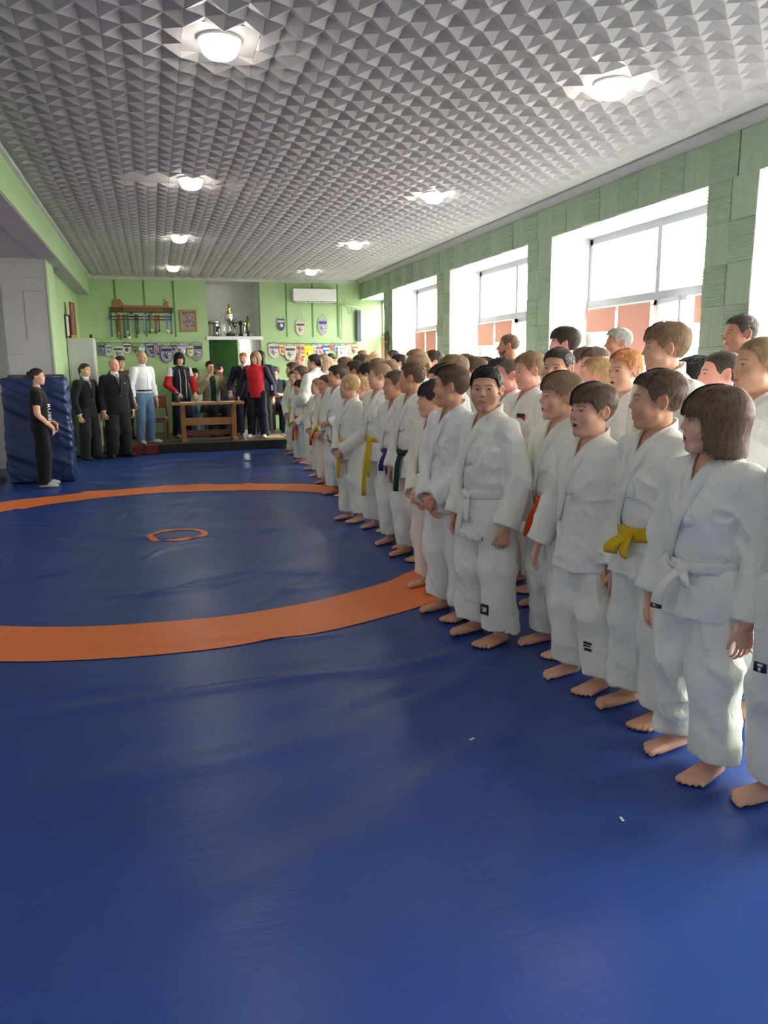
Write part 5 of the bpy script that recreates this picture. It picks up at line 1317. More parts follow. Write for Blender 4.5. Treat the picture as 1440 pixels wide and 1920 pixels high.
# black tip on the bob-haired child's belt
e, J, P, j, t = BOB
def belt_tip(rec, k, base, marks):
    e, J, P, j, t = rec; be = [o for o in e.children if o.name.startswith('belt')][0]; ends = [o for o in be.children if o.name.startswith('belt_end')]; en = ends[k]
    me = en.data; co = np.empty(len(me.vertices) * 3, np.float32); me.vertices.foreach_get('co', co); co = co.reshape(-1, 6, 3).astype(float); c = co.mean(1); s = co[:, 5] - co[:, 0]; w = np.linalg.norm(s[-1])
    a, b = c[-2] * .75 + c[-1] * .25, c[-1] * .97 + c[-2] * .03
    ob('belt_label', ribbon(np.array([a, (a + b) / 2, b]), np.array([s[-1]] * 3), w * .92, .0115), base, en)
    n = unit(np.cross(b - a, s[-1])); u = unit(s[-1])
    for f0, f1, g0, g1, m in marks:
        for sg in (1, -1): p0 = a + (b - a) * f0; p1 = a + (b - a) * f1; off = u * w * (g0 + g1) / 2 + n * sg * .0072; ob('label_mark', ribbon(np.array([p0 + off, (p0 + p1) / 2 + off, p1 + off]), np.array([u] * 3), w * (g1 - g0), .002), m, en)
belt_tip(BOB, 0, M_BLACK, [(.12, .45, -.25, .05, M_WMARK), (.5, .9, -.2, .25, M_RMARK)]); belt_tip(EDGE, 0, M_BLACK, [(.1, .4, -.2, .2, M_WMARK), (.5, .9, -.12, .1, M_WMARK)]); belt_tip(BLU, 0, M_WMARK, [(.15, .45, -.2, .2, M_BLACK), (.8, .98, -.4, .4, M_BLACK)])
# ------------------------------------------------------------------ officials, guests and the things at the far end
M_BSUIT = cloth('black_suit', lin(22, 22, 26), 700., .8, .12); M_TROUS = cloth('charcoal_trousers', lin(32, 32, 34), 700., .8, .15); M_SHIRT = cloth('white_shirt', (.80, .82, .84), 700., .8, .2); M_NAVY = cloth('navy_cloth', lin(24, 28, 48), 700., .7, .15)
M_JEANS = cloth('blue_jeans', lin(96, 128, 160), 500., .9, .3); M_BLKTEE = cloth('black_tee', lin(26, 26, 28), 700., .85, .2); M_RED = cloth('red_jersey', lin(196, 26, 44), 700., .6, .2); M_LIGHTSLV = cloth('white_shoulder', (.72, .70, .68)); M_BEIGE = cloth('beige_cardigan', lin(158, 146, 120), 300., .9, .3); M_OLIVE = cloth('dark_green_top', lin(40, 70, 52)); M_DRESS = cloth('dark_dress', lin(50, 54, 60)); M_LGREY = cloth('light_grey_coat', lin(176, 172, 160))
M_SHOE = plain('black_shoe', (.02, .02, .022), .35); M_SOCK = cloth('white_sock', (.72, .72, .70)); M_GSHOE = plain('grey_shoe', lin(150, 146, 136), .7); M_LEATHER = plain('dark_leather', lin(30, 28, 32), .4)
def _tie(t, p):
    w = t.node('ShaderNodeTexWave', {'Vector': t.obj((1, 1, 1), (0, .75, 0)), 'Scale': 9., 'Distortion': 0.}, bands_direction='X'); t.put(p.inputs['Base Color'], t.mix(t.step(w.outputs['Fac'], .72, .04), lin(18, 18, 22), lin(200, 200, 200)))
M_TIE = mat('striped_tie', (.02, .02, .02), .6, build=_tie)
GO = 'officials and guests at the far end'
def ring(J, z, r, w, th, c=(0, 0), ry=None):
    t = np.arange(28) * 2 * math.pi / 28; P = np.stack([c[0] + r * np.cos(t), c[1] + (ry or r) * np.sin(t), z + 0 * t], 1); return ribbon(P, np.tile([0, 0, 1.], (28, 1)), w, th, close=True)
def adult(label, px, top, Y, z=0., heading=-50, turn=0, nod=0, tilt=0, hv='man', hair='man', hc='brown', tone='fair', outfit='suit', coat=None, legs='suit', lmat=None, shoes=M_SHOE, arms='down', fat=1., seated=None, seed=50, child=False, sock=False, feet=(.2, .2), mouth=0., stride=(0., 0.), lean=0.):
    x, zt = spot(px, top, Y, z); H = zt if seated is None else (zt - seated) / .56
    J = skeleton(H, adult=not child, arms=arms, turn=math.radians(turn), nod=math.radians(nod), tilt=math.radians(tilt), fat=fat, seated=seated, feet=feet, stride=stride, lean=lean)
    e = placed(x, Y, heading, z, label, GO)
    res = .0095
    V, F, hl = build_body(J, hv, mouth, res, feet=shoes is None, arms_slim=1. if outfit in ('tee', 'dress', 'rolled') else None); ob('body', mesh_from('body', V, F, [m_skin(tone, hc, mouth)], attrs={'hl': hl}), None, e)
    jr = .0155
    if outfit == 'suit':
        V, F, inf = build_jacket(J, 'shirt', jr, seed, hem=-.02, loose=.93); s = ob('shirt', (V, F), M_SHIRT, e)
        V, F, info = build_jacket(J, 'suit', jr, seed, hem=.06, sleeve=.98, vtop=.19); j = ob('jacket', (V, F), coat or M_BSUIT, e)
        for v, f in lapels(J, info, .045, .010, gi=False, low=info['neckz'] - .19 * H): ob('lapel', (v, f), coat or M_BSUIT, j)
        nk = J['neck']; ob('collar', ring(J, info['neckz'] + .012 * H, .036 * H, .026 * H, .008, (0, nk[1] - .006)), M_SHIRT, s)
        P = []
        for u in np.linspace(0, 1, 8):
            zz = info['neckz'] - .004 * H - u * .17 * H; yy = inf['surf'](0., zz); P.append((0, (yy if yy is not None else nk[1] - .045 * H) - .008, zz))
        ob('tie', ribbon(np.array(P), np.tile([1., 0, 0], (8, 1)), .05, .008, taper=[.55, .6, .7, .8, .9, 1, 1, .95]), M_TIE, s)
        ob('button', lathe([(.0, -.003), (.008, -.002), (.008, .002), (0, .003)], 10), plain('button', (.3, .3, .3), .4), j, (.004, (info['surf'](.004, info['neckz'] - .215 * H) or -.1) - .006, info['neckz'] - .215 * H), (math.pi / 2, 0, 0))
    else:
        kw = dict(shirt=dict(hem=-.045, sleeve=.95), rolled=dict(hem=-.045, sleeve=.72), tee=dict(hem=.045, sleeve=-.62), track=dict(hem=.035, sleeve=1.), dress=dict(hem=.06, sleeve=.35), coat=dict(hem=.08, sleeve=1.))[outfit]
        V, F, info = build_jacket(J, 'shirt', jr, seed, **kw); cm = coat if isinstance(coat, (list, tuple)) else [coat]
        fm = None
        if len(cm) > 1:
            c = V[F].mean(1); arm = np.abs(c[:, 0]) > .108 * H * fat; fm = np.where(arm, 1, 0)
            if len(cm) > 2: fm = np.where(arm & (c[:, 2] > J['sz'] - .085 * H), 2, fm); fm = np.where((np.abs(c[:, 0]) < .036 * H) & (c[:, 1] < 0) & (c[:, 2] < J['sz'] + .02 * H), 3, fm)
        j = ob('jacket' if outfit in ('track', 'coat') else ('dress' if outfit == 'dress' else 'shirt'), mesh_from('jacket', V, F, cm, fmat=fm), None, e)
        nk = J['neck']
        if outfit in ('shirt', 'rolled', 'track'): ob('collar', ring(J, info['neckz'] + (.002 if outfit == 'track' else .010) * H, .038 * H, .024 * H, .008, (0, nk[1] - .006)), cm[0] if outfit != 'track' or len(cm) < 3 else cm[0], j)
        if outfit in ('rolled', 'shirt'):
            P = [(0, (info['surf'](0., zz) or -.1) - .003, zz) for zz in np.linspace(info['neckz'] - .02 * H, info['zh'] + .01, 10)]; ob('placket', ribbon(np.array(P), np.tile([1., 0, 0], (10, 1)), .028, .004), cm[0], j)
        if len(cm) > 2:
            for sx in (-1, 1):
                P = [(sx * .036 * H, (info['surf'](sx * .036 * H, zz) or -.1) - .003, zz) for zz in np.linspace(info['neckz'] - .03 * H, info['zh'] + .01, 10)]; ob('zip', ribbon(np.array(P), np.tile([1., 0, 0], (10, 1)), .014, .005), plain('zip_grey', (.5, .5, .5), .4), j)
    V, F = build_trousers(J, legs, .018, seed, top=.085 if outfit in ('rolled', 'shirt') else .05); t = ob('trousers', (V, F), lmat or M_TROUS, e)
    if outfit == 'rolled': ob('belt', ring(J, J['pz'] + .075 * H, .096 * H * fat, .034, .010, (0, 0), .077 * H * fat), M_LEATHER, e)
    if shoes is not None:
        for l in J['legs']: ob('sock' if sock else 'shoe', build_shoe(l, H, sock), shoes, e)
    if hair: attach_hair(e, J, hair_mesh(hair, hc, 1, .0062, .55))
    return e, J, info
PZ = .165
# girl in black
g, J, info = adult('girl in black printed T-shirt and black trousers standing before the blue crash mat', 66, 690, 11.0, 0, 2, -4, hv='girl', hair='bun', hc='dark', tone='fair', outfit='tee', coat=M_BLKTEE, legs='loose', lmat=cloth('black_trousers', lin(24, 22, 24)), shoes=M_SOCK, sock=True, arms='clasp', child=False, seed=51)
def lettering(txt, size, m, parent, loc, rot, name='lettering'):
    cu = bpy.data.curves.new(name, 'FONT'); cu.body = txt; cu.size = size; cu.align_x = 'CENTER'; cu.align_y = 'CENTER'; cu.extrude = .002; cu.resolution_u = 2
    tmp = bpy.data.objects.new(name, cu); me = bpy.data.meshes.new_from_object(tmp); bpy.data.objects.remove(tmp); me.materials.clear(); me.materials.append(m); o = ob(name, me, None, parent); o.location = loc; o.rotation_euler = rot; return o
sh = [c for c in g.children if c.name.startswith('shirt')][0]; H = J['H']
def on_front(info, x, z, d=.006): return (x, (info['surf'](x, z) or -.1) - d, z)
zc_ = J['pz'] + .10 * H; lo_ = on_front(info, -.045 * H, zc_); lettering('RUSSIA', .10, M_WMARK, sh, (lo_[0] - .012, lo_[1] - .012, lo_[2]), (math.pi / 2, math.pi / 2, -.45))
obf('sleeve_print', box((-.022, -.002, -.008), (.022, .002, .008)), M_WMARK, sh, tuple(J['arms'][1]['S'] + np.array([-.047 * H, -.01, -.085 * H])), (0, 0, math.pi / 2))
hp = attach_hair(g, J, mesh_from('hair_clip', *box((-.035, .10, .055), (.035, .135, .075), .004), [plain('clip_black', (.02, .02, .02), .3)]), 'hair_clip')
adult('woman in black suit with white shirt and striped tie beside the grey locker', 157, 681, 14.08, 0, -38, 4, hv='woman', hair='pony', hc='dark', outfit='suit', legs='suit', lmat=M_TROUS, arms='fist', seed=52, feet=(.35, .25))
STOUT = adult('stout man in dark suit with striped tie and lapel pin', 212, 671, 14.28, 0, -62, 8, hv='man', hair='bald', hc='gray', tone='pink', outfit='suit', legs='suit', lmat=M_TROUS, arms='fist', fat=1.28, seed=53, feet=(.3, .4))
e_, J_, i_ = STOUT; jk_ = [c for c in e_.children if c.name.startswith('jacket')][0]; zz_ = i_['neckz'] - .09 * J_['H']; ob('lapel_pin', lathe([(.0005, .004), (.010, .003), (.011, 0)], 12), M_WMARK, jk_, (.062 * J_['H'], (i_['surf'](.062 * J_['H'], zz_) or -.1) - .014, zz_), (math.pi / 2, 0, 0))
capman, J, info = adult('person in a dark brown cap half hidden behind the stout suited man', 224, 668, 15.9, PZ, -60, 0, hv='man', hair='short', hc='brown', outfit='coat', coat=cloth('brown_coat', lin(80, 60, 50)), seed=54)
cp = lathe([(.0005, .135), (.05, .13), (.085, .105), (.097, .06), (.098, .045)], 20); cb = lathe([(.06, .052), (.10, .050), (.10, .044), (.06, .044)], 20); cb[0][:, 1] = cb[0][:, 1] * .9 - .06; attach_hair(capman, J, mesh_from('cap', *join(cp, cb), [plain('cap_brown', lin(58, 40, 34), .8)]), 'cap')
wm, J, info = adult('grey-haired man in white shirt and blue jeans standing on the platform edge', 264, 658, 14.86, PZ, -48, -2, hv='man', hair='bald', hc='gray', tone='tan', outfit='rolled', coat=M_SHIRT, legs='jeans', lmat=M_JEANS, shoes=M_SOCK, sock=True, arms='down', seed=55, feet=(.5, .3))
tw, J, info = adult('woman with black bob in red, white and black track jacket writing at the table', 335, 662, 15.92, PZ, -66, -10, nod=-14, hv='woman', hair='shag', hc='black', outfit='track', coat=[M_NAVY, M_RED, M_LIGHTSLV, M_BLKTEE], legs='loose', lmat=M_NAVY, shoes=M_GSHOE, arms=(dict(e=(.05, -.02, -.17), w=(.03, -.10, -.27), d=(-.1, -.5, -.8), t=(-1, -.1, .2), curl=.6), dict(e=(.06, .0, -.165), w=(.0, -.12, -.26), d=(-.4, -.7, -.5), t=(-1, .1, .3), curl=.7)), seed=56)
adult('elderly man in dark suit and tie leaning on the table end', 456, 660, 15.85, PZ, -104, -10, nod=-14, hv='man', hair='man', hc='light', tone='pink', outfit='suit', coat=cloth('navy_suit', lin(24, 30, 44)), legs='suit', lmat=M_NAVY, arms=('down', dict(e=(.06, -.01, -.165), w=(.05, -.12, -.27), d=(.0, -.6, -.7), t=(-1, -.1, .2), curl=.6)), seed=57)
rw, J, info = adult('young woman with long brown hair in red and navy track top by the table', 478, 659, 15.3, PZ, -112, -16, nod=-16, tilt=10, hv='woman', hair='long', hc='light', tone='fair', outfit='track', coat=[M_RED, M_NAVY], legs='loose', lmat=M_NAVY, shoes=M_SOCK, sock=True, arms='wide', seed=58)
jk = [c for c in rw.children if c.name.startswith('jacket')][0]; A = J['arms'][0]; d_ = unit(A['W'] - A['E'])
for k in range(5): obf('sleeve_print', box((-.02, -.003, -.008), (.02, .003, .008)), M_WMARK, jk, tuple(A['E'] + d_ * (.03 + k * .022) + np.array([.01, -.040 * J['H'], 0])), (.2, 0, .1))
adult('dark-haired woman hidden behind the young woman in red', 487, 657, 16.05, PZ, -112, -10, hv='woman', hair='long', hc='black', outfit='coat', coat=C_NAVY, seed=59)
# seated guests
CR = dict(e=(.055, -.02, -.165), w=(-.085, -.135, -.150), d=(-1, .05, .12), t=(0, -.1, 1), curl=.5)
SEAT = .45
adult('smiling seated woman in dark dress with folded arms at the far wall', 515, 688, 16.75, PZ, -96, -8, hv='woman', hair='curly', hc='brown', tone='tan', outfit='dress', coat=M_DRESS, legs='suit', lmat=cloth('black_tights', lin(26, 26, 30)), shoes=M_SHOE, arms=(CR, dict(CR, w=(-.085, -.120, -.170))), seated=SEAT, seed=60)
pw, J, info = adult('seated woman in beige cardigan filming with a camera behind the table', 393, 677, 16.3, PZ, -76, 0, hv='woman', hair='short', hc='black', outfit='coat', coat=[M_BEIGE, M_BEIGE, M_BEIGE, M_OLIVE], legs='loose', lmat=M_NAVY, shoes=M_SHOE, arms=(dict(e=(.045, -.115, -.12), w=(-.045, -.185, .02), d=(-.3, -.25, .9), t=(-.6, .4, .3), curl=1.), dict(e=(.055, -.12, -.11), w=(-.02, -.19, .01), d=(-.4, -.25, .9), t=(-.6, .4, .3), curl=1.)), seated=SEAT, seed=61)
c = np.array(pw.location) + np.array([.13, -.22, J['hc'][2] - .01]); ph_ = thing('camera_phone', 'black phone held up by the seated woman in beige', 'phone', tuple(c), math.radians(30)); obf('case', box((-.085, -.006, -.04), (.085, .006, .04), .004), plain('phone_black', (.02, .02, .022), .25), ph_); ob('lens', lathe([(.0, .012), (.012, .012), (.013, .004), (.013, 0)], 12), mat('lens_glass', (.02, .02, .03), .05), ph_, (-.06, -.006, .02), (math.pi / 2, 0, 0))
adult('seated dark-haired man in navy jacket next to the woman filming', 410, 682, 17.02, PZ, -84, -6, hv='man', hair='short', hc='dark', tone='pink', outfit='coat', coat=C_NAVY, legs='suit', lmat=M_TROUS, arms='clasp', seated=SEAT, seed=62)
adult('seated person with black hair in light grey coat behind the track-jacket woman', 364, 690, 16.95, PZ, -78, 0, hv='woman', hair='bob', hc='black', outfit='coat', coat=M_LGREY, legs='jeans', lmat=M_JEANS, arms='clasp', seated=SEAT, seed=63)
adult('seated person in jeans at the left edge, only knee and shoe in view', -75, 742, 11.75, 0, -8, 0, hv='man', hair='short', hc='brown', outfit='coat', coat=C_NAVY, legs='jeans', lmat=cloth('dark_jeans', lin(54, 64, 84)), shoes=M_GSHOE, arms='clasp', seated=SEAT, seed=64)
# ---- furniture
def _wood(a, b, sc=(2, 14, 14)):
    def bd(t, p):
        n = t.noise(t.obj(sc), 2., 5., .6, 1.4); t.put(p.inputs['Base Color'], t.mix(n, a, b)); t.put(p.inputs['Normal'], t.bump(n, .1, .004))
    return bd
M_PINE = mat('pine', lin(190, 134, 80), .45, build=_wood(lin(202, 148, 92), lin(170, 112, 62))); M_PINEV = mat('pine_upright', lin(186, 128, 76), .45, build=_wood(lin(196, 140, 86), lin(160, 104, 58), (14, 14, 2))); M_CHAIRW = mat('chair_wood', lin(130, 84, 54), .4, build=_wood(lin(138, 90, 58), lin(110, 68, 42), (14, 14, 3))); M_SEATF = cloth('seat_fabric', lin(110, 88, 66), 300., .9, .2); M_BENCH = plain('bench_dark', lin(58, 46, 40), .5, .2)
tb = thing('pine_table', 'long pine trestle table with papers in front of the officials', 'table', (.98, 15.05, PZ))
for k in range(3): obf('tabletop_plank', box((-.67, -.28 + k * .185, .695), (.67, -.28 + k * .185 + .183, .74), .004), M_PINE, tb)
for sx in (-.475, .475):
    obf('leg', box((sx - .045, -.055, .05), (sx + .045, .055, .66), .006), M_PINEV, tb); obf('foot', box((sx - .05, -.27, 0), (sx + .05, .27, .055), .008), M_PINEV, tb); obf('bearer', box((sx - .04, -.26, .65), (sx + .04, .26, .697), .005), M_PINEV, tb)
obf('stretcher', box((-.435, -.03, .30), (.435, .02, .44), .004), M_PINE, tb); obf('apron', box((-.44, .05, .10), (.44, .09, .20), .004), M_CHAIRW, tb)
TT = PZ + .741
for k, (x, y, w, h, r, lab) in enumerate(((.60, 14.93, .30, .21, .1, 'white paper sheet at the left of the pine table'), (.95, 14.95, .30, .21, -.08, 'white paper sheet in the middle of the pine table'), (1.32, 14.92, .28, .20, .05, 'white paper sheet at the right of the pine table'))):
    o = obf('paper_sheet', box((-w / 2, -h / 2, 0), (w / 2, h / 2, .004)), plain('paper', (.82, .82, .80), .7), None, (x, y, TT), (0, 0, r)); tag(o, lab, 'paper', 'papers on the table')
cu = thing('thermos_cup', 'dark grey cup at the left end of the pine table', 'cup', (.42, 14.97, TT)); ob('cup_body', lathe([(.0005, 0), (.040, 0), (.044, .01), (.046, .17), (.042, .172), (.040, .02), (.0005, .018)], 20), plain('cup_grey', lin(52, 54, 62), .4), cu); ob('cup_lid', lathe([(.0005, .182), (.03, .182), (.046, .176), (.047, .165)], 20), plain('cup_lid_m', lin(30, 30, 36), .4), cu)
o = ob('pen', tube([(0, 0, .005), (.13, .02, .005)], .005, 6), plain('pen_m', lin(30, 40, 90), .3), None, (1.1, 14.90, TT + .004)); tag(o, 'dark pen lying on the pine table beside the middle sheet', 'pen')
def chair(label, x, y, rz, z=PZ):
    r = thing('chair', label, 'chair', (x, y, z), rz, 'chairs behind the table')
    obf('seat', box((-.22, -.21, .40), (.22, .21, .465), .02), M_SEATF, r); obf('seat_frame', box((-.225, -.215, .355), (.225, .215, .405), .006), M_CHAIRW, r); obf('backrest', box((-.21, .20, .62), (.21, .235, .86), .012), M_CHAIRW, r)
    for sx in (-.195, .195):
        obf('leg', box((sx - .022, -.205, 0), (sx + .022, -.165, .36), .004), M_CHAIRW, r); obf('leg', box((sx - .022, .195, 0), (sx + .022, .235, .88), .004), M_CHAIRW, r)
chair('wooden chair with brown padded seat beside the man in jeans', .0, 15.35, -.15); chair('wooden chair under the seated woman with folded arms', at(515, 700, 16.8)[0], 16.80, 0)
for lab, x0, x1, y, z in (('dark bench under the guests seated behind the table', 1.15, 1.75, 17.02, PZ), ('low dark bench under the person at the left edge', -2.9, -2.3, 11.75, 0.)):
    b = thing('bench', lab, 'bench', ((x0 + x1) / 2, y, z)); w = (x1 - x0) / 2; obf('seat_board', box((-w, -.17, .40), (w, .17, .445), .006), M_BENCH, b)
    for sx in (-w + .08, w - .08): obf('leg', box((sx - .03, -.15, 0), (sx + .03, .15, .40), .005), M_BENCH, b)
lk = thing('locker', 'tall pale grey metal locker behind the suited woman', 'locker', (-1.175, 14.78, 0)); M_LK = plain('locker_paint', lin(186, 190, 186), .4, .03); obf('body', box((-.22, -.2, .02), (.22, .24, 2.08), .006), M_LK, lk); obf('plinth', box((-.21, -.18, 0), (.21, .22, .03)), M_GROOVE, lk); obf('door', box((-.205, -.212, .06), (.205, -.198, 2.05), .003), M_LK, lk); obf('handle', box((.15, -.232, 1.0), (.17, -.212, 1.12), .003), mat('brushed_steel', (.6, .6, .6), .3, 1.), lk); obf('side_panel', box((.2205, -.19, .05), (.226, .23, 2.06)), plain('locker_side', lin(200, 206, 196), .4, .03), lk)
for k, (x, y, w, d, h, col, lab) in enumerate(((-1.27, 14.70, .10, .1, .05, lin(200, 180, 60), 'small yellow box on top of the locker'), (-1.10, 14.72, .14, .1, .035, lin(190, 190, 120), 'flat pale green packet on top of the locker'), (-1.00, 14.72, .05, .06, .06, lin(40, 34, 34), 'small dark box at the right corner of the locker top'))):
    o = obf('small_box', box((-w / 2, -d / 2, 0), (w / 2, d / 2, h), .004), plain('box_col%d' % k, col, .6), None, (x, y, 2.081)); tag(o, lab, 'box', 'things on the locker')
def picture(name, label, loc, w, h, m, fm, rz=0., t=.03, kids=()):
    r = thing(name, label, 'picture', loc, rz)
    obf('print', box((-w / 2 + t, -.006, t), (w / 2 - t, .006, h - t)), m, r)
    for a, b in (((-w / 2, 0), (w / 2, t)), ((-w / 2, h - t), (w / 2, h)), ((-w / 2, t), (-w / 2 + t, h - t)), ((w / 2 - t, t), (w / 2, h - t))): obf('frame_bar', box((a[0], -.018, a[1]), (b[0], .010, b[1]), .004), fm, r)
    for (x0, z0, x1, z1, mm) in kids: obf('photo', box((x0, -.010, z0), (x1, -.005, z1)), mm, r)
    return r
def blotch(name, cols, sc=30.):
    def bd(t, p):
        v = t.node('ShaderNodeTexVoronoi', {'Vector': t.obj(), 'Scale': sc}); s = t.node('ShaderNodeSeparateColor', {0: v.outputs['Color']}); r = t.node('ShaderNodeValToRGB', {0: s.outputs[0]}); r.color_ramp.interpolation = 'CONSTANT'; el = r.color_ramp.elements
        while len(el) < len(cols): el.new(.5)
        for i, c in enumerate(cols): el[i].position = i / len(cols); el[i].color = (*c, 1)
        t.put(p.inputs['Base Color'], r.outputs[0])
    return mat(name, cols[0], .6, build=bd)
M_GOLDF = mat('gilt_frame', lin(170, 140, 80), .4, .6, build=lambda t, p: t.put(p.inputs['Base Color'], t.mix(t.noise(t.obj(), 60., 3.), lin(190, 160, 96), lin(110, 84, 44))))
picture('framed_poster', 'pale framed poster standing edge-on on the locker', (-1.355, 14.72, 2.081), .42, .40, blotch('poster_pale', [lin(200, 200, 186), lin(180, 180, 160), lin(210, 206, 190)]), plain('frame_dark', lin(60, 56, 50), .5), math.pi / 2 - .16)
picture('framed_picture', 'dark framed picture with red top standing behind the pale poster', (-1.29, 14.86, 2.081), .30, .62, blotch('picture_red', [lin(90, 76, 62), lin(110, 90, 76), lin(130, 116, 96)], 12.), plain('frame_red', lin(150, 50, 36), .5), math.pi / 2 - .14)
gb = thing('golden_box', 'golden wrapped box on the floor between the two suited officials', 'box', (-.86, 14.52, 0)); obf('carton', box((-.05, -.05, 0), (.07, .05, .52), .006), blotch('gold_wrap', [lin(200, 150, 70), lin(150, 100, 40), lin(225, 190, 110)], 22.), gb); obf('lid', box((-.055, -.055, .52), (.075, .055, .545), .004), plain('carton_lid', lin(210, 190, 150), .6), gb)
# crash mat on edge
f = Field(axis((-2.03, -1.09, .017)), axis((11.32, 11.95, .017)), axis((-.02, 1.50, .017)))
def cm(X, Y, Z):
    sw = .03 * np.clip((.6 - Z) / .6, 0, 1); xr = -1.17 - .02 * Z / 1.4 + sw * 0; q = np.sqrt(np.maximum(np.abs(X + 1.565) - (.385 + .012 * np.sin(Z * 4)), 0) ** 2 + np.maximum(np.abs(Y - 11.64) - .205, 0) ** 2 + np.maximum(np.abs(Z - .71) - .70, 0) ** 2) - .03
    w1 = ridge(NZ(X * 3.2 + Z * 5.5, Y * 4., Z * 7 + X * 3)); w2 = ridge(NZ2(X * 5 + 3, Y * 6, Z * 12 + X * 6)); rt_ = np.clip((X + 1.55) / .3, .15, 1)
    return q - .014 * w1 - .011 * w2 * rt_
f.add(cm, (-2.02, 11.33, 0.), (-1.1, 11.94, 1.46), 0); f.D[:, :, f.zs < .004] = np.maximum(f.D[:, :, f.zs < .004], .004)
cmt = thing('crash_mat', 'dark blue vinyl crash mat standing on edge against the column', 'mat', (0, 0, 0)); ob('cover', f.mesh(1), plain('crash_vinyl', lin(40, 60, 104), .32, .12, 3., .1, 40.), cmt); obf('top_board', box((-1.92, 11.70, 1.445), (-1.20, 11.86, 1.475), .004), plain('board_brown', lin(92, 72, 58), .6), cmt)
# ---- wall decorations
M_RACK = mat('dark_wood', lin(84, 58, 34), .5, build=_wood(lin(92, 64, 38), lin(66, 44, 26), (3, 10, 14))); M_PLY = plain('plywood_cutout', lin(150, 108, 66), .6, .1, 20.); M_RAIL = plain('pale_rail', lin(206, 204, 186), .5)
YW = YF - .002
rk = thing('medal_rack', 'wooden medal rack with carved plank and cutout figures on the left wall', 'rack', (-.13, YW, 2.70))
obf('plank', box((-.64, -.05, .0), (.64, 0, .10), .006), M_RACK, rk); obf('carved_plank', box((-.36, -.062, .03), (.42, -.05, .085), .004), M_PLY, rk); obf('top_plank', box((-.40, -.04, .10), (.46, -.012, .145), .004), M_PLY, rk)
rr = random.Random(5)
for k in range(14): x = -.33 + k * .053; obf('carved_letter', box((x, -.068, .042), (x + .03 + .01 * rr.random(), -.060, .074), .002), M_RACK, rk)
for z in (-.045, -.105): obf('rail', box((-.62, -.055, z - .02), (.62, -.035, z), .003), M_RAIL if z > -.1 else M_RAIL, rk); obf('rail', box((-.62, -.058, z - .042), (.62, -.035, z - .022), .003), M_RACK, rk)
for x in (-.62, -.2, .2, .60): obf('bracket', box((x - .012, -.045, -.15), (x + .012, 0, .01), .003), M_RACK, rk)
def cutout(pts, t=.02):
    n = len(pts); P = np.array(pts, float); V = np.concatenate([np.c_[P[:, 0], np.full(n, -t), P[:, 1]], np.c_[P[:, 0], np.zeros(n), P[:, 1]]]); bm = bmesh.new(); vs_ = [bm.verts.new(v) for v in V]
    bm.faces.new(vs_[:n]); bm.faces.new(vs_[n:][::-1])
    for i in range(n): bm.faces.new((vs_[i], vs_[n + i], vs_[n + (i + 1) % n], vs_[(i + 1) % n]))
    bmesh.ops.recalc_face_normals(bm, faces=bm.faces[:]); bmesh.ops.triangulate(bm, faces=bm.faces[:]); bm.verts.index_update(); out = np.array([v.co[:] for v in bm.verts]), np.array([[v.index for v in f.verts] for f in bm.faces]); bm.free(); return out
obf('cutout_figure', cutout([(-.60, .10), (-.60, .14), (-.55, .16), (-.58, .22), (-.53, .27), (-.47, .25), (-.44, .28), (-.40, .24), (-.36, .17), (-.33, .10)]), M_PLY, rk, (0, -.012, 0)); obf('cutout_figure', cutout([(.40, .10), (.46, .15), (.44, .20), (.48, .21), (.47, .30), (.51, .24), (.57, .23), (.53, .19), (.56, .13), (.63, .10)]), M_PLY, rk, (0, -.012, 0))
MD = [(-.76, .46, .03, (30, 60, 150), (200, 190, 150), 'two blue ribbons'), (-.62, .36, .03, (120, 50, 40), (190, 140, 110), 'a red-brown ribbon'), (-.59, .46, .028, (110, 60, 50), (120, 110, 90), 'a long dull red ribbon'), (-.50, .43, .03, (40, 60, 50), (90, 90, 80), 'a dark green ribbon'), (-.44, .34, .022, (60, 90, 80), (210, 220, 210), 'a grey-green ribbon'), (-.42, .45, .030, (30, 60, 60), (225, 230, 220), 'a teal ribbon'), (-.27, .42, .034, (40, 50, 60), (130, 110, 80), 'a black and white ribbon'), (-.23, .36, .024, (30, 40, 60), (100, 110, 90), 'a navy ribbon'), (-.09, .32, .030, (120, 160, 200), (110, 120, 110), 'a pale blue ribbon'), (.01, .33, .034, (70, 80, 90), (90, 90, 80), 'a slate ribbon'), (.05, .30, .024, (140, 110, 90), (230, 225, 210), 'a tan ribbon'), (.14, .33, .032, (110, 60, 50), (110, 100, 80), 'a maroon ribbon'), (.20, .31, .026, (120, 50, 40), (80, 80, 70), 'a rust ribbon'), (.37, .31, .036, (80, 120, 190), (215, 200, 170), 'a light blue ribbon'), (.45, .34, .03, (40, 70, 160), (150, 110, 80), 'a royal blue ribbon')]
for x, ln, r, rc, mc, nm in MD:
    md = thing('medal', 'hanging medal on %s below the wooden rack' % nm, 'medal', (x, YW - .065, 2.66), 0, 'medals on the rack')
    V, F = join(box((-.014, -.004, -ln), (.0, .0, .0)), box((.004, -.006, -ln), (.018, -.002, .0))); obf('ribbon', (V, F), plain('rib_%d_%d_%d' % rc, lin(*rc), .6), md)
    V, F = lathe([(.0005, .005), (r * .7, .005), (r * .78, .003), (r * .86, .007), (r, .006), (r, -.003), (.0005, -.003)], 18); ob('disc', (V, F), mat('metal_%d_%d_%d' % mc, lin(*mc), .3, .8), md, (.002, -.004, -ln - r * .9), (math.pi / 2, 0, 0))
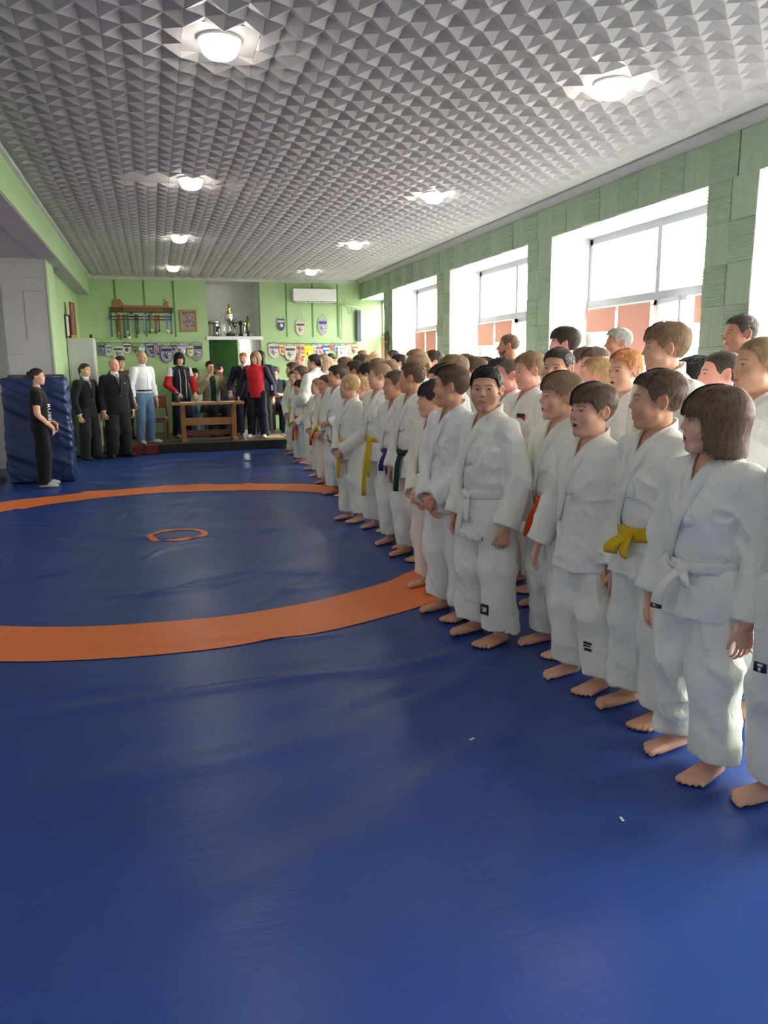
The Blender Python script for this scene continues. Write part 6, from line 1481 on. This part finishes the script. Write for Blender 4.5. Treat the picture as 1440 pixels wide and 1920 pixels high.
picture('framed_collage', 'ornate gilt frame with a team photo collage on the left wall', (.82, YW - .012, 2.31), .36, .46, plain('collage_back', lin(150, 136, 140), .6), M_GOLDF, 0, .045, [(-.03 - .09 + k * .062, .10 + j * .085, -.03 - .09 + k * .062 + .045, .10 + j * .085 + .06, blotch('photo%d' % ((k + j) % 3), [lin(60, 60, 80), lin(190, 170, 160), lin(110, 80, 70)], 60.)) for k in range(4) for j in range(4)])
# pennants
def pennant(x, ztop, w, h, shape, cols, lab, group, cord=.10, yoff=0., tilt=0.):
    r = thing('pennant', lab, 'pennant', (x, YW - .010 - yoff, ztop), 0, group); r.rotation_euler = (0, tilt, 0)
    pts = dict(shield=[(-.5, 0), (.5, 0), (.5, -.62), (.36, -.86), (0, -1), (-.36, -.86), (-.5, -.62)], tri=[(-.5, 0), (.5, 0), (.0, -1)], rect=[(-.5, 0), (.5, 0), (.5, -1), (-.5, -1)], round=[(.5 * math.cos(a), -.5 + .5 * math.sin(a)) for a in np.linspace(0, 2 * math.pi, 17)[:-1]], swallow=[(-.5, 0), (.5, 0), (.5, -1), (0, -.72), (-.5, -1)])[shape]
    key = '%s_%s' % (shape, '_'.join('%d%d%d' % c for c in cols))
    obf('trim', cutout([(a * w * 1.12, b * h * 1.05 + .008) for a, b in pts], .006), plain('trim_%d%d%d' % cols[2], lin(*cols[2]), .7), r); obf('cloth', cutout([(a * w, b * h) for a, b in pts], .010), plain('penn_%d%d%d' % cols[0], lin(*cols[0]), .6, .1, 30.), r)
    obf('band', box((-w * .44, -.0125, -h * .30), (w * .44, -.009, -h * .14)), plain('penn_%d%d%d' % cols[1], lin(*cols[1]), .6, .1, 30.), r)
    ob('emblem', lathe([(.0005, .004), (w * .26, .004), (w * .26, 0)], 14), blotch('emb_%d%d%d' % cols[1], [lin(*cols[1]), lin(*cols[2]), lin(235, 235, 235)], 50.), r, (0, -.010, -h * .55), (math.pi / 2, 0, 0))
    if cord: ob('cord', tube([(-w * .48, -.004, 0), (0, -.002, cord), (w * .48, -.004, 0)], .003, 5), plain('cord_m', lin(90, 110, 80), .7), r)
    return r
GP = 'pennants on the far wall'
pennant(2.81, 2.60, .17, .27, 'shield', ((60, 70, 110), (180, 176, 190), (210, 190, 110)), 'navy and grey pennant hanging alone right of the trophy shelf', GP, .13)
pennant(3.25, 2.54, .20, .31, 'shield', ((196, 190, 184), (90, 90, 90), (200, 170, 100)), 'white round-bottomed pennant with dark emblem below the air conditioner', GP, .20)
pennant(3.76, 2.60, .21, .36, 'shield', ((150, 156, 176), (40, 60, 120), (214, 184, 104)), 'grey-blue pennant with yellow fringe right of the white emblem pennant', GP, .11)
LP = [(-.98, .16, .24, 'rect', ((110, 120, 150), (60, 70, 90), (120, 130, 110)), 'slate'), (-.84, .14, .22, 'rect', ((190, 196, 186), (90, 120, 150), (150, 150, 130)), 'pale grey'), (-.66, .20, .24, 'swallow', ((200, 190, 190), (70, 50, 60), (180, 200, 190)), 'pinkish white'), (-.48, .16, .22, 'shield', ((214, 206, 196), (40, 40, 50), (60, 50, 40)), 'cream and black'), (-.30, .12, .20, 'tri', ((170, 150, 120), (60, 80, 60), (120, 100, 60)), 'tan'), (-.18, .15, .24, 'tri', ((150, 190, 200), (220, 230, 230), (110, 160, 170)), 'light blue'), (.02, .22, .28, 'shield', ((150, 150, 180), (60, 50, 70), (60, 60, 80)), 'mauve'), (.16, .20, .26, 'swallow', ((130, 130, 160), (190, 110, 110), (50, 60, 90)), 'violet-grey with red band'), (.32, .24, .34, 'shield', ((150, 140, 180), (40, 40, 60), (40, 44, 60)), 'large lilac'), (.50, .15, .20, 'rect', ((170, 160, 170), (80, 60, 60), (110, 100, 100)), 'dusty pink'), (.66, .22, .24, 'tri', ((140, 130, 190), (200, 200, 220), (190, 190, 210)), 'purple triangular'), (.82, .12, .22, 'shield', ((214, 206, 130), (90, 100, 160), (200, 200, 190)), 'yellowish'), (.96, .24, .38, 'shield', ((136, 140, 156), (40, 40, 70), (190, 180, 110)), 'large grey')]
for k, (x, w, h, sh_, cols, nm) in enumerate(LP): pennant(x, 2.06 - .03 * (k % 3), w, h, sh_, cols, '%s pennant in the row under the medal rack' % nm, GP, .07, .012 * (k % 3))
o = ob('wall_cord', tube([(-1.10, YW - .012, 2.085), (0, YW - .012, 2.075), (1.10, YW - .012, 2.085)], .004, 5), plain('cord_m', lin(90, 110, 80), .7)); tag(o, 'thin cord carrying the pennants under the medal rack', 'cord'); o = ob('wall_cord', tube([(2.50, YW - .012, 2.075), (3.5, YW - .012, 2.06), (4.56, YW - .012, 2.07)], .004, 5), plain('cord_m', lin(90, 110, 80), .7)); tag(o, 'thin cord carrying the pennants on the right of the doorway', 'cord')
RP = [(2.64, .24, .30, 'shield', ((196, 190, 204), (110, 100, 140), (206, 190, 130)), 'lilac and white'), (2.83, .15, .22, 'shield', ((226, 190, 120), (180, 90, 60), (214, 160, 80)), 'orange-yellow'), (3.00, .24, .32, 'shield', ((200, 196, 196), (50, 60, 80), (206, 190, 120)), 'round-bottomed white'), (3.16, .12, .34, 'rect', ((190, 150, 150), (130, 90, 90), (190, 160, 150)), 'narrow dusty rose'), (3.28, .13, .30, 'rect', ((206, 170, 160), (190, 70, 70), (206, 190, 170)), 'peach'), (3.42, .20, .30, 'swallow', ((232, 222, 40), (214, 190, 60), (220, 206, 60)), 'bright yellow'), (3.56, .13, .20, 'rect', ((150, 160, 200), (230, 230, 235), (90, 110, 170)), 'pale blue'), (3.70, .17, .26, 'shield', ((200, 160, 170), (130, 80, 100), (190, 170, 170)), 'rose'), (3.82, .17, .26, 'tri', ((50, 80, 160), (220, 226, 236), (60, 90, 170)), 'royal blue triangular'), (3.98, .13, .14, 'round', ((214, 110, 70), (190, 80, 60), (206, 130, 90)), 'round orange'), (4.10, .17, .13, 'rect', ((90, 150, 210), (230, 236, 240), (70, 110, 180)), 'sky blue striped'), (4.20, .20, .26, 'rect', ((226, 214, 200), (200, 150, 140), (210, 190, 150)), 'cream'), (4.36, .12, .32, 'rect', ((214, 150, 140), (230, 220, 210), (200, 110, 100)), 'red and white striped'), (4.50, .17, .22, 'tri', ((230, 180, 160), (200, 70, 60), (214, 140, 120)), 'red and cream triangular')]
for k, (x, w, h, sh_, cols, nm) in enumerate(RP): pennant(x, 2.04 - .02 * (k % 3), w, h, sh_, cols, '%s pennant on the cord right of the doorway' % nm, GP, .07, .012 * (k % 3))
# trophy shelf
shf = thing('trophy_shelf', 'white shelf across the doorway niche carrying trophies', 'shelf', ((NX0 + NX1) / 2, YF + .12, 2.14)); w = (NX1 - NX0) / 2 + .04; obf('board', box((-w, -.16, .04), (w, .20, .075), .004), M_PVC, shf); obf('front_strip', box((-w, -.165, 0), (w, -.14, .040), .003), M_PVC, shf); obf('dark_strip', box((-w, -.13, .076), (w, -.10, .082)), plain('strip_dark', (.05, .05, .05), .6), shf)
M_SILV = mat('silver', (.72, .72, .70), .18, 1.); M_GOLD = mat('gold', lin(214, 180, 90), .25, 1.); M_DSILV = mat('dark_silver', (.25, .25, .26), .25, 1.); M_BASE = plain('trophy_base', lin(40, 34, 34), .3); M_MARB = plain('white_stone', (.75, .75, .73), .3)
ZS = 2.2225; ys = YF + .08
def trophy(label, x, parts, y=ys):
    r = thing('trophy', label, 'trophy', (x, y, ZS), 0, 'trophies on the shelf')
    for nm, vf, m, *l in parts: ob(nm, vf, m, r, *(l or []))
def handle(s, r, z0, z1, o=.07): return tube([(s * r, 0, z1), (s * (r + o), 0, z1 + .01), (s * (r + o * 1.1), 0, (z0 + z1) / 2), (s * (r + o * .3), 0, z0)], .008, 6)
trophy('wide silver bucket-shaped cup at the left end of the shelf', 1.36, [('bowl', lathe([(.0005, 0), (.085, 0), (.09, .02), (.115, .30), (.122, .32), (.112, .31), (.08, .03), (.0005, .025)], 26), M_SILV), ('laurel_band', lathe([(.112, .25), (.122, .26), (.124, .29), (.116, .30)], 26), M_DSILV)])
trophy('slim cut-glass goblet standing before the wide silver cup', 1.435, [('cup', lathe([(.0005, 0), (.035, 0), (.03, .02), (.012, .05), (.03, .10), (.038, .20), (.034, .20), (.0005, .11)], 16), M_DSILV)], ys - .12)
trophy('white upright award plaque with a round medallion', 1.555, [('plaque', box((-.05, -.015, 0), (.05, .015, .25), .006), M_MARB), ('medallion', lathe([(.0005, .008), (.03, .008), (.034, 0)], 16), M_SILV, (.03, -.018, .07), (math.pi / 2, 0, 0))])
trophy('largest two-handled silver cup topped by a gold figure', 1.685, [('base', lathe([(.0005, 0), (.08, 0), (.08, .06), (.06, .075), (.0005, .075)], 20), M_BASE), ('stem', lathe([(.05, .075), (.02, .10), (.03, .14), (.015, .18), (.02, .24), (.05, .27)], 20), M_SILV), ('bowl', lathe([(.0005, .27), (.06, .28), (.10, .34), (.105, .42), (.095, .46), (.10, .47), (.085, .48), (.04, .50), (.0005, .51)], 24), M_SILV), ('handle', handle(-1, .09, .33, .45), M_SILV), ('handle', handle(1, .09, .33, .45), M_SILV), ('figure', cutout([(-.05, .50), (-.02, .56), (-.045, .60), (-.01, .61), (-.015, .66), (.012, .69), (.02, .64), (.05, .60), (.02, .57), (.05, .50)]), M_GOLD, (0, .01, 0))])
trophy('small dark goblet right of the largest cup', 1.80, [('cup', lathe([(.0005, 0), (.04, 0), (.038, .03), (.01, .06), (.012, .17), (.045, .22), (.055, .30), (.048, .30), (.0005, .22)], 18), M_DSILV)])
trophy('black winged trophy with small silver cup', 1.93, [('base', box((-.05, -.03, 0), (.05, .03, .05), .005), M_BASE), ('column', box((-.02, -.015, .05), (.02, .015, .24), .004), M_BASE), ('wings', cutout([(-.07, .36), (-.03, .30), (0, .35), (.03, .30), (.07, .36), (.05, .27), (.02, .23), (-.02, .23), (-.05, .27)]), M_BASE, (0, .01, 0))])
trophy('silver cup on white stone block near the right end of the shelf', 2.00, [('base', box((-.035, -.035, 0), (.035, .035, .05), .005), M_MARB), ('cup', lathe([(.03, .05), (.012, .08), (.02, .16), (.012, .20), (.045, .25), (.05, .29), (.044, .29), (.0005, .24)], 16), M_SILV)], ys - .10)
trophy('tall olive and gold bottle-like trophy with a dark ball on top', 2.09, [('base', box((-.03, -.03, 0), (.03, .03, .11), .004), M_BASE), ('body', lathe([(.03, .11), (.04, .14), (.048, .26), (.045, .33), (.02, .36), (.006, .375)], 18), mat('olive_gold', lin(120, 112, 70), .4, .5)), ('ball', lathe([(.0005, .37), (.022, .385), (.026, .40), (.022, .415), (.0005, .43)], 14), M_BASE)])
# air conditioner, speaker, pipe, cable, wreath
ac = thing('air_conditioner', 'white wall air conditioner on the green far wall', 'air conditioner', (3.56, YW, 2.93)); obf('case', box((-.49, -.20, .03), (.49, 0, .31), .02), plain('ac_white', (.78, .77, .74), .35, .02), ac); obf('front_panel', box((-.485, -.215, .075), (.485, -.198, .305), .006), plain('ac_panel', (.80, .79, .76), .3, .02), ac); obf('air_slot', box((-.46, -.19, .015), (.46, -.05, .032)), plain('ac_slot', (.05, .05, .05), .6), ac)
for k in range(3): obf('louvre', box((-.45 + k * .305, -.21, .012), (-.16 + k * .305, -.13, .024), .003), plain('ac_panel', (.8, .79, .76), .3), ac, None, None)
sp = thing('column_speaker', 'tall dark grey column speaker in the far right corner', 'speaker', (4.585, YW, 2.11)); obf('cabinet', box((-.055, -.10, 0), (.055, 0, .69), .008), plain('speaker_grey', lin(84, 92, 98), .5), sp); obf('grille', box((-.045, -.108, .02), (.045, -.098, .65), .003), plain('speaker_grille', lin(72, 80, 88), .7), sp); obf('bracket', box((-.015, -.06, .69), (.015, -.02, .71), .003), M_PVC, sp)
o = ob('drain_pipe', tube([(4.03, YW - .03, 2.955), (4.35, YW - .03, 2.90), (4.58, YW - .03, 2.86)], .018, 8), plain('pipe_green', lin(176, 206, 150), .5)); tag(o, 'pale pipe sloping from the air conditioner to the corner', 'pipe')
o = ob('cable', tube([(4.15, YW - .02, 2.90), (4.15, YW - .015, 2.5), (4.16, YW - .015, 2.16), (4.20, YW - .02, 2.18), (4.21, YW - .02, 2.5), (4.20, YW - .02, 2.89)], .005, 5), plain('cable_grey', lin(110, 130, 100), .6)); tag(o, 'thin looped cable hanging below the drain pipe', 'cable')
o = ob('cable', tube([(4.27, YW - .02, 3.06), (4.25, YW - .005, 2.95), (4.33, YW - .005, 2.85), (4.38, YW - .02, 2.72), (4.44, YW - .02, 2.74), (4.43, YW - .02, 2.88)], .004, 5), plain('cable_grey', lin(110, 130, 100), .6)); tag(o, 'short curled cable near the far corner above the speaker', 'cable')
wx = thing('wreath', 'oval dried wreath hanging on the farthest green pillar', 'wreath', (XR - .03, 15.18, 2.05)); a = np.linspace(0, 2 * math.pi, 25)[:-1]
V, F = tube(np.c_[0 * a, .09 * np.cos(a), .17 * np.sin(a)], .022 + .006 * np.sin(a * 9), 7); V[:, 0] += .0; ob('ring', (V, F), plain('dried_straw', lin(120, 120, 84), .8, .3, 40.), wx); ob('ribbon', ribbon(np.array([(-.02, 0, -.15), (-.025, .02, -.22), (-.02, .0, -.30)]), np.tile([0, 1., 0], (3, 1)), .04, .004), plain('wreath_ribbon', lin(150, 150, 120), .7), wx)
for k, (x, y, lab) in enumerate(((1.0, 2.75, 'tiny white scrap of paper on the mat in front of the singer'), (1.45, 1.95, 'tiny white scrap of paper on the near mat, farther right'))):
    p = at(885, 1386, 2.6) if k == 0 else at(1166, 1532, 1.9); d = p - np.array([0, 0, EYE]); t_ = -EYE / d[2]; q = np.array([0, 0, EYE]) + d * t_
    o = obf('paper_scrap', box((-.012, -.005, 0), (.012, .005, .003), .001), plain('paper', (.82, .82, .80), .7), None, (q[0], q[1], float(mat_z(q[0], q[1])) + .001), (0, 0, .4 + k)); tag(o, lab, 'paper', 'paper scraps on the mat')
print('objects', len(bpy.data.objects), 'script', round(time.time() - T0, 1))
